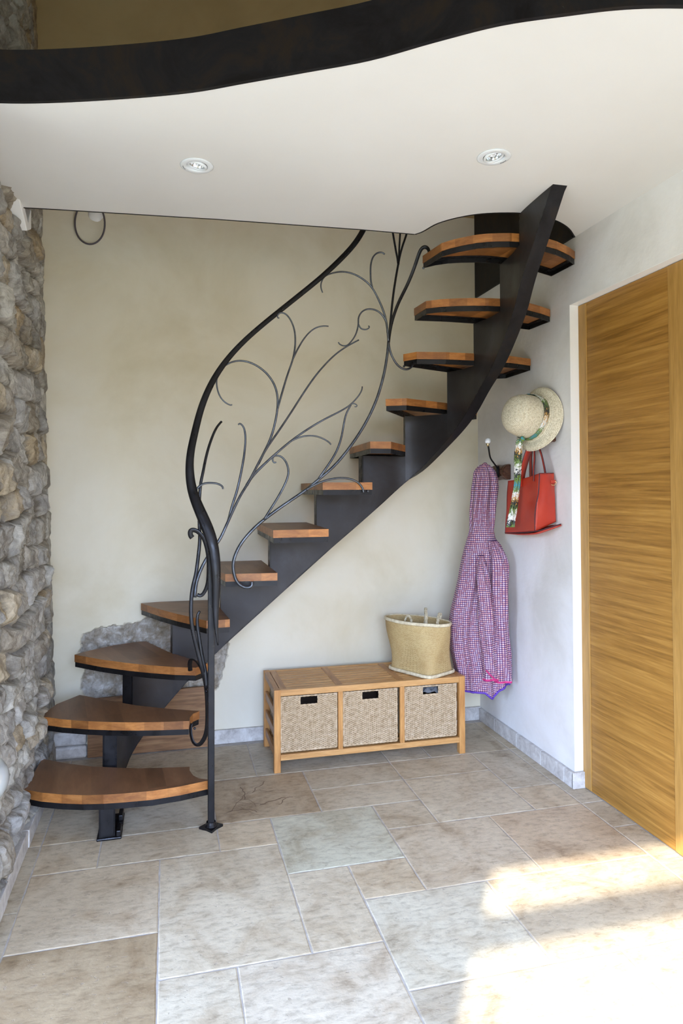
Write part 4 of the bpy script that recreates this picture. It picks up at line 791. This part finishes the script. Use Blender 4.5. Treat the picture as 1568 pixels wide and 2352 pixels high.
def fold(t, z_):
    a = max(0, min(1, (1.05-z_)/.5)); h = max(0, min(1, (z_-1.0)/.1))
    f1 = math.sin(5*t+.6+.8*z_)*.35+math.sin(9*t+1.9-1.1*z_)*.35+math.sin(14*t+2.2*z_)*.16
    f1 -= 1.1*math.exp(-((t-4.95-.10*math.sin(z_*3))/.11)**2)*min(1, a*1.6)
    f1 -= .8*math.exp(-((t-4.05)/.10)**2)*a
    nz_ = noise.noise(Vector((math.cos(t)*2.2, math.sin(t)*2.2, z_*4.5)))
    hood = -.5*math.exp(-((t-4.2-(z_-1.2)*1.6)/.22)**2)*h
    f2 = math.exp(-((t-4.55-.5*(z_-.9))/.10)**2)*max(0, min(1, (1.02-z_)/.2))
    return .021*a*f1+.009*nz_*(1+h)+.028*hood+.008*h*math.sin(7*t+5*z_)-.014*f2-.010*h*math.exp(-((t-5.3+(z_-1.2)*1.2)/.2)**2)
def hem(t):                                       # height of the lower edge round the jacket
    c = math.cos(t); return interp(c, [-1, -.35, -.05, .25, .5, .8, 1], [.268, .262, .262, .232, .268, .292, .292])
def jpt(t, q):
    lo = hem(t); z_ = lerp(ztop, lo, q); k = z_
    cx, cy, hw = interp(k, zs, CX), interp(k, zs, CY), interp(k, zs, HWD)
    if z_ > 1.371: hw *= max(.15, (ztop-z_)/.007)
    dd = min(.075, hw*.62); r_ = fold(t, z_)
    c, s = math.cos(t), math.sin(t)
    hwr = hw
    p = Vector((cx, cy, z_))+LAT*(c*(hwr+r_*.35))+DEP*(s*(dd+r_)+.0)
    if p.x > XR-.008: p.x = XR-.008
    return p
b = MB(); vs = []; fs = []; uv = []
for j in range(NJ+1):
    for i in range(NT_): vs.append(jpt(2*math.pi*i/NT_, (j/NJ)**1.0))
U = []
for j in range(NJ+1):
    # arc-length along the front, so the print keeps its size in the folds
    row = vs[j*NT_:(j+1)*NT_]; m0 = int(NT_*.75); acc = [0]*(NT_+1)
    L = 0; acc_ = {m0: 0}
    for k in range(1, NT_//2+1):
        L += (row[(m0+k) % NT_]-row[(m0+k-1) % NT_]).length; acc_[m0+k] = L
    L = 0
    for k in range(1, NT_//2+1):
        L -= (row[(m0-k) % NT_]-row[(m0-k+1) % NT_]).length; acc_[m0-k] = L
    U.append(acc_)
for j in range(NJ):
    for k in range(NT_//4-0, NT_//4+NT_):
        i = k
        a, c = i % NT_, (i+1) % NT_
        def uu(jj, ii):
            d_ = U[jj]; return d_.get(ii, d_.get(ii-NT_, 0))/PIT
        vv = lambda jj, ii: vs[jj*NT_+ii % NT_].z/PIT
        if i not in U[0] or i+1 not in U[0]: continue
        fs.append((j*NT_+a, j*NT_+c, (j+1)*NT_+c, (j+1)*NT_+a)); uv.append([(uu(j, i), vv(j, a)), (uu(j, i+1), vv(j, c)), (uu(j+1, i+1), vv(j+1, c)), (uu(j+1, i), vv(j+1, a))])
b.add(vs, fs, 0, uv); b.v[0:0] = []
top = [tuple(v_) for v_ in vs[:NT_]]; b.f.append(list(range(NT_))); b.m.append(0); b.uv[len(b.f)-1] = [(v_[0]/PIT, v_[1]/PIT) for v_ in top]
b.build('body', M['print'], jk, True, fix=False)
b = MB(); b.sweep([jpt(2*math.pi*i/NT_, 1.0) for i in range(NT_)], .0052, 6, 1, True); b.build('hem_piping', M['purple'], jk, True)
def sleeve(ctr, wd, dp, name, cuffmat, tilt=0):
    P = cr(ctr, 7); m = len(P); n_ = 48; b_ = MB(); vs_ = []; L_ = [0]
    for i, p in enumerate(P):
        if i: L_.append(L_[-1]+(P[i]-P[i-1]).length)
        q = i/(m-1); w_ = interp(q, [0, .12, .4, 1], wd); d_ = interp(q, [0, .12, .4, 1], dp)
        for k in range(n_):
            t = 2*math.pi*k/n_; f_ = .004*math.sin(3*t+9*q)+.003*math.sin(5*t-14*q)+.004*noise.noise(Vector((math.cos(t)*2, math.sin(t)*2, q*9)))
            r_ = p+LAT*(math.cos(t)*(w_+f_))+DEP*(math.sin(t)*(d_+f_)); r_.x = min(r_.x, XR-.005); vs_.append(r_)
    fs_ = []; uv_ = []
    for i in range(m-1):
        for k in range(n_):
            l = (k+1) % n_; fs_.append((i*n_+k, i*n_+l, (i+1)*n_+l, (i+1)*n_+k)); w_ = .22/PIT
            uv_.append([(k/n_*w_, -L_[i]/PIT), ((k+1)/n_*w_, -L_[i]/PIT), ((k+1)/n_*w_, -L_[i+1]/PIT), (k/n_*w_, -L_[i+1]/PIT)])
    fs_.append(tuple(range(n_))[::-1]); uv_.append([(0, 0)]*n_)
    b_.add(vs_, fs_, 0, uv_); s_ = b_.build(name, M['print'], jk, True, fix=False)
    b_ = MB(); n0_ = (m-1)*n_
    vv = []
    for k in range(n_): p = vs_[n0_+k]; vv += [p, p+Vector((0, 0, -.010))+(P[-1]-p)*.03]
    b_.add(vv, [(2*k, 2*((k+1) % n_), 2*((k+1) % n_)+1, 2*k+1) for k in range(n_)]); b_.build('cuff_lining', cuffmat, s_, True, fix=False)
    return s_
sleeve([(1.535, 3.045, 1.00), (1.548, 3.030, .945), (1.556, 3.020, .88), (1.556, 3.020, .754), (1.558, 3.020, .628), (1.563, 3.020, .50), (1.568, 3.020, .396), (1.570, 3.022, .330)], [.020, .036, .042, .041], [.016, .03, .034, .026], 'sleeve', M['magenta'])
sleeve([(1.475, 3.055, .93), (1.472, 3.040, .86), (1.478, 3.030, .76), (1.488, 3.027, .633), (1.497, 3.024, .508), (1.503, 3.02, .40), (1.502, 3.02, .345)], [.012, .026, .033, .036], [.010, .022, .028, .024], 'sleeve', M['magenta'])
# turned-back cuff of the inner sleeve
b = MB(); b.sweep(cr([(1.468, 2.995, .392), (1.485, 2.990, .372), (1.505, 2.988, .352), (1.530, 2.992, .335)], 5), .0035, 6); b.build('cuff_piping', M['magenta'], jk, True)
# back panel edge that shows beyond the sleeve, piped in purple
pe = cr([(1.628, 3.09, .65), (1.634, 3.088, .55), (1.640, 3.084, .45), (1.644, 3.082, .36), (1.644, 3.082, .312), (1.636, 3.085, .285)], 6)
b = MB(); b.sweep(pe, .0052, 6, .8); b.build('back_piping', M['purple'], jk, True)
b = MB(); vs = []; 
for p in pe: vs += [p, Vector((p.x-.075, p.y+.012, p.z+.004))]
b.add(vs, [(2*i, 2*i+1, 2*i+3, 2*i+2) for i in range(len(pe)-1)], 0, [[(vs[q].x/PIT, vs[q].z/PIT) for q in (2*i, 2*i+1, 2*i+3, 2*i+2)] for i in range(len(pe)-1)])
bp = b.build('back_panel', M['print'], jk, fix=False); so = bp.modifiers.new('thick', 'SOLIDIFY'); so.thickness = .002
# gathered top of the hood where it hangs from the prong
b = MB(); b.lathe([(.020, -.012), (.017, .002), (.011, .010), (.004, .015), (0, .0155)], (1.5225, 3.0975, 1.369), (.1, 0, 1), 24)
b.uv = {i: [((b.v[a][0]+b.v[a][1])/PIT, b.v[a][2]/PIT) for a in f_] for i, f_ in enumerate(b.f)}; b.build('hood_peak', M['print'], jk, True)
b = MB(); b.sweep(cr([(1.525, 3.10, 1.375), (1.55, 3.115, 1.366), (1.575, 3.122, 1.338), (1.572, 3.126, 1.325)], 5), .0025, 6); b.build('hanging_loop', M['purple'], jk, True)
origin(jk, (1.51, 3.11, .235))

# ================================================================== HAT WITH A SILK SCARF
hat = thing('straw_hat', 'pale woven straw hat with a painted silk scarf band, hung on the wall', 'hat')
HC = Vector((1.585, 2.735, 1.565))
tocam = (Vector((0, 0, 1.25))-HC).normalized(); rgt = rt; upv_ = up
nn = (tocam*.50+(rgt*-.96+upv_*.28)*.866).normalized()
mj = (rgt*.28+upv_*.96); mj = (mj-nn*mj.dot(nn)).normalized(); mi = nn.cross(mj)
# flat coordinates: a along the long tilt, c across, h out of the wall
def hatpt(r_, th, h_, e_=1.0): return HC+mj*(math.cos(th)*r_*e_)+mi*(math.sin(th)*r_)+nn*h_
prof = [(.139, -.020), (.136, -.008), (.122, .000), (.108, .003), (.0985, .008), (.097, .025), (.096, .05), (.092, .08), (.084, .108), (.070, .128), (.050, .140), (.026, .146), (.008, .147)]
pr = cr([(a, c, 0) for a, c in prof], 3); NH = 72; vs = []
for p in pr:
    for k in range(NH):
        th = 2*math.pi*k/NH; rr = p.x; hh = p.y
        if rr > .10: hh += .014*math.cos(2*th)*(rr-.10)/.04-.004
        e_ = 1.0+.04*(rr > .1)
        vs.append(hatpt(rr+.0012*noise.noise(Vector((math.cos(th)*4, math.sin(th)*4, hh*30))), th, hh, e_))
m = len(pr); fs = []; uv = []; L = 0
for i in range(m-1):
    d_ = (Vector(pr[i+1])-Vector(pr[i])).length
    for k in range(NH):
        l = (k+1) % NH; fs.append((i*NH+k, i*NH+l, (i+1)*NH+l, (i+1)*NH+k)); uv.append([(k/NH*100, L*160), ((k+1)/NH*100, L*160), ((k+1)/NH*100, (L+d_)*160), (k/NH*100, (L+d_)*160)])
    L += d_
fs.append(tuple((m-1)*NH+k for k in range(NH))); uv.append([(0, 0)]*NH)
b = MB(); b.add(vs, fs, 0, uv); o = b.build('crown_and_brim', M['straw'], hat, True, fix=False); so = o.modifiers.new('thick', 'SOLIDIFY'); so.thickness = .003; so.offset = -1
b = MB(); b.sweep([hatpt(.1385, 2*math.pi*k/72, -.018+.014*math.cos(4*math.pi*k/72)*.98-.004, 1.04) for k in range(72)], .0028, 6, 1, True); b.build('brim_edge', M['straw'], hat, True)
# scarf wound round the crown: wider at the side, twisted to a knot below
scarf = thing('silk_scarf', 'green, white and black painted silk scarf tied round the hat, trailing down', 'scarf')
vs = []; fs = []; uv = []; NB = 90
for k in range(NB+1):
    th = 2*math.pi*k/NB; wd_ = .0165+.005*math.sin(th*1.0+.8)
    for j in range(5):
        q = j/4; vs.append(hatpt(.1015+.002*math.sin(q*math.pi)+.0008*math.sin(th*17+q*5), th, .010+wd_*2*q+.004*math.sin(th*2)))
for k in range(NB):
    for j in range(4): a = k*5+j; fs.append((a, a+1, a+6, a+5)); uv.append([(j, k*.33), (j+1, k*.33), (j+1, k*.33+.33), (j, k*.33+.33)])
b = MB(); b.add(vs, fs, 0, uv); o = b.build('band', M['silk'], scarf, True, fix=False); so = o.modifiers.new('thick', 'SOLIDIFY'); so.thickness = .0015; so.offset = 1
kn = Vector((1.512, 2.71, 1.4715))
b = MB(); b.lathe([(0, -.013), (.008, -.010), (.012, -.002), (.010, .007), (.005, .012), (0, .013)], kn, (.3, 0, 1), 16)
b.uv = {i: [((a % 16)*.2, (a//16)*.6) for a in f_] for i, f_ in enumerate(b.f)}; b.build('knot', M['silk'], scarf, True)
def ribbon(name, ctr, wds, par, ph=0):
    P = cr(ctr, 8); m_ = len(P); vs_ = []; L_ = 0; Ls = []
    for i, p in enumerate(P):
        if i: L_ += (P[i]-P[i-1]).length
        Ls.append(L_); w_ = interp(i/(m_-1), [q_/(len(wds)-1) for q_ in range(len(wds))], wds)
        for j in range(9):
            q = j/8*2-1; vs_.append(p+LAT*(q*w_)+DEP*(-.004*math.cos(q*4+ph+i*.12)*1.0+.0012*noise.noise(Vector((q*3, L_*30, ph)))))
    fs_ = []; uv_ = []
    for i in range(m_-1):
        for j in range(8): a = i*9+j; fs_.append((a, a+1, a+10, a+9)); uv_.append([(j*.4+ph, Ls[i]*75), (j*.4+.4+ph, Ls[i]*75), (j*.4+.4+ph, Ls[i+1]*75), (j*.4+ph, Ls[i+1]*75)])
    b_ = MB(); b_.add(vs_, fs_, 0, uv_); o_ = b_.build(name, M['silk'], par, True, fix=False); so_ = o_.modifiers.new('thick', 'SOLIDIFY'); so_.thickness = .0022; return o_
k1 = 1.0804; tl = [(1.4289, 2.5833, 1.4542), (1.4237, 2.5858, 1.4032), (1.4203, 2.5883, 1.3302), (1.4186, 2.59, 1.2755), (1.4116, 2.593, 1.2209), (1.4047, 2.596, 1.1662), (1.3959, 2.5993, 1.1206), (1.3924, 2.6008, 1.0915)]
ks = [1.062, 1.066, 1.070, 1.074, 1.076, 1.078, 1.079, 1.080]
ctr = [(x_*k_, y_*k_, 1.25+(z_-1.25)*k_) for (x_, y_, z_), k_ in zip(tl, ks)]
ribbon('tail', [tuple(kn)]+ctr, [.004, .014, .0165, .016, .015, .016, .018, .0185, .019], scarf)
ribbon('tail', [tuple(kn+Vector((-.004, -.006, 0)))]+[(x_-.006, y_-.006, z_) for x_, y_, z_ in ctr[:6]]+[(ctr[6][0]+.006, ctr[6][1]-.008, ctr[6][2]+.02)], [.004, .010, .013, .013, .011, .009, .008, .006], scarf, 2.1)
origin(scarf, kn); origin(hat, HC)

# ================================================================== RED BAG
rb = thing('leather_tote_bag', 'red leather tote bag with black edges hanging under the straw hat', 'handbag')
# outer shell: front sheet, side gusset, back sheet and folded base
A0, A1 = Vector((1.556, 2.925, 1.291)), Vector((1.560, 2.968, 1.043))       # far top, far bottom of the front sheet
B0, B1 = Vector((1.556, 2.645, 1.319)), Vector((1.548, 2.672, 1.067))       # near top, near bottom of the front sheet
C0, C1 = Vector((1.641, 2.672, 1.321)), Vector((1.644, 2.664, 1.108))       # near back edge of the gusset
E0, E1 = Vector((1.643, 2.93, 1.300)), Vector((1.643, 2.97, 1.06))
D1 = Vector((1.647, 2.628, 1.100))
def sheet(name, a0, a1, b0, b1, nu=24, nv=24, bulge=.006, ph=0, par=rb, mat='leather', sag=None):
    vs_ = []; nrm = (b0-a0).cross(a1-a0).normalized()
    for j in range(nv+1):
        for i in range(nu+1):
            u_, v_ = i/nu, j/nv; p = a0.lerp(b0, u_).lerp(a1.lerp(b1, u_), v_)
            p = p+nrm*(bulge*math.sin(math.pi*u_)*math.sin(math.pi*v_)+.004*noise.noise(Vector((u_*3+ph, v_*2.5, ph)))*math.sin(math.pi*min(1, v_+.2)))
            if sag and v_ < .2: p.z -= sag*math.sin(math.pi*u_)*(1-v_/.2)
            vs_.append(p)
    b_ = MB(); b_.add(vs_, [(j*(nu+1)+i, j*(nu+1)+i+1, (j+1)*(nu+1)+i+1, (j+1)*(nu+1)+i) for j in range(nv) for i in range(nu)])
    o_ = b_.build(name, M[mat], par, True, fix=False); so_ = o_.modifiers.new('thick', 'SOLIDIFY'); so_.thickness = .0028; so_.offset = 0
    return o_, vs_
_, fv = sheet('front_panel', A0, A1, B0, B1, ph=1, sag=.006)
sheet('side_gusset', B0, B1, C0, C1, ph=4, bulge=-.010)
sheet('back_panel', C0, C1, E0, E1, ph=7, bulge=0)
sheet('far_gusset', E0, E1, A0, A1, ph=9, bulge=.004)
b = MB(); vs = []; nn_ = 20
for j in range(7):
    for i in range(nn_+1):
        u = i/nn_; fr = A1.lerp(B1, min(1, u/.72)) if u < .72 else B1.lerp(D1, (u-.72)/.28); bk_ = E1.lerp(D1, u)
        p = fr.lerp(bk_, j/6); p.z -= (.014*math.sin(math.pi*u)+.006)*math.sin(math.pi*min(1, j/6+.12)); vs.append(p)
b.add(vs, [(j*(nn_+1)+i, j*(nn_+1)+i+1, (j+1)*(nn_+1)+i+1, (j+1)*(nn_+1)+i) for j in range(6) for i in range(nn_)]); o = b.build('base', M['leather'], rb, True, fix=False); so = o.modifiers.new('thick', 'SOLIDIFY'); so.thickness = .003
def edge(pts, r_=.0022): b_ = MB(); b_.sweep(cr(pts, 5), r_, 6); b_.build('painted_edge', M['leather_edge'], rb, True)
edge([B0, B0.lerp(B1, .33)+Vector((.001, -.002, 0)), B0.lerp(B1, .66)+Vector((-.003, .006, 0)), B1]); edge([A1, A1.lerp(B1, .5)+Vector((0, 0, -.003)), B1, B1.lerp(D1, .35)+Vector((0, -.008, .0)), B1.lerp(D1, .75)+Vector((0, -.004, .0)), D1]); edge([B0, B0.lerp(C0, .5), C0], .0014)
def strap(pts, w_, name='strap', wv=Vector((.25, .97, 0))):
    P = cr(pts, 7); vs_ = []
    for p in P: vs_ += [p-wv*w_/2, p, p+wv*w_/2]
    b_ = MB(); b_.add(vs_, [f_ for i in range(len(P)-1) for f_ in ((3*i, 3*i+1, 3*i+4, 3*i+3), (3*i+1, 3*i+2, 3*i+5, 3*i+4))]); o_ = b_.build(name, M['leather'], rb, True, fix=False); so_ = o_.modifiers.new('thick', 'SOLIDIFY'); so_.thickness = .004; so_.offset = 0
    b_ = MB()
    for s_ in (-1, 1): b_.sweep([p+wv*(s_*w_/2) for p in P], .0022, 5)
    b_.build('strap_edge', M['leather_edge'], o_, True)
tp = Vector((1.592, 2.752, 1.458))
strap([(1.551, 2.795, 1.262), (1.553, 2.792, 1.31), (1.566, 2.786, 1.37), (1.580, 2.770, 1.43), tp], .050, wv=Vector((.86, .50, 0)))
strap([(1.552, 2.690, 1.285), (1.556, 2.692, 1.33), (1.568, 2.705, 1.38), (1.582, 2.730, 1.43), tp], .016)
strap([(1.632, 2.850, 1.29), (1.628, 2.843, 1.34), (1.618, 2.825, 1.40), (1.604, 2.785, 1.445), tp+Vector((.012, 0, 0))], .040)
strap([(1.600, 2.668, 1.31), (1.600, 2.680, 1.35), (1.600, 2.700, 1.40), (1.600, 2.725, 1.44), tp+Vector((.012, 0, 0))], .016)
dc = B0.lerp(C0, .86).lerp(B1.lerp(C1, .86), .17)+Vector((0, -.010, 0))
b = MB(); b.sweep([dc+LAT*(math.cos(a)*.014)+Vector((0, 0, math.sin(a)*.014-.002)) for a in [math.pi+math.pi*i/14 for i in range(15)]]+[dc+LAT*.012, dc-LAT*.012], .0017, 8, 1, True); b.build('metal_ring', M['brass'], rb, True)
b = MB(); b.box(dc+Vector((-.011, -.003, -.006)), dc+Vector((.012, .012, .007))); b.build('ring_tab', M['leather'], rb, bevel=.002)
origin(rb, (1.60, 2.80, 1.05))

# ================================================================== SMALL THINGS ON THE WALLS
cb = MB(); cb.sweep([(-.361+.068*math.cos(a)*(1-.08*math.sin(a)), 3.428-.01*math.cos(a), 2.535+.108*math.sin(a)) for a in [2*math.pi*i/48 for i in range(48)]], .0042, 8, 1, True)
lp = thing('cable_loop', 'grey loop of electric cable sticking out of the back wall just below the ceiling edge', 'cable', (-.36, 3.43, 2.63))
o = cb.build('cable', M['cable'], lp, True); o.location = (.36, -3.43, -2.63)
b = MB(); b.lathe([(.038, 0), (.034, -.006), (.022, -.011), (0, -.014)], (-.335, YB, 2.585), (0, 1, 0), 20)
for i, v_ in enumerate(b.v):
    k = 1+.25*noise.noise(Vector(v_)*40); b.v[i] = (-.335+(v_[0]+.335)*k, v_[1], 2.585+(v_[2]-2.585)*k)
o = b.build('plaster_dab', M['white'], lp, True); o.location = (.36, -3.43, -2.63)
kb = thing('round_metal_knob', 'pale round satin metal knob fixed low on the stone wall at the left edge', 'knob', (-.51, 1.985, .50))
b = MB(); b.lathe([(0, -.062)]+[(.062*math.sin(math.pi*i/20), -.062*math.cos(math.pi*i/20)) for i in range(1, 20)]+[(0, .062)], (.048, -.02, 0), (0, 0, 1), 40); b.build('ball', M['pale_metal'], kb, True)
b = MB(); b.lathe([(.026, -.06), (.026, -.012), (.016, -.008), (.014, .02)], (0, -.01, 0), (1, 0, 0), 20, caps=(True, True)); b.build('mount', M['pale_metal'], kb, True)
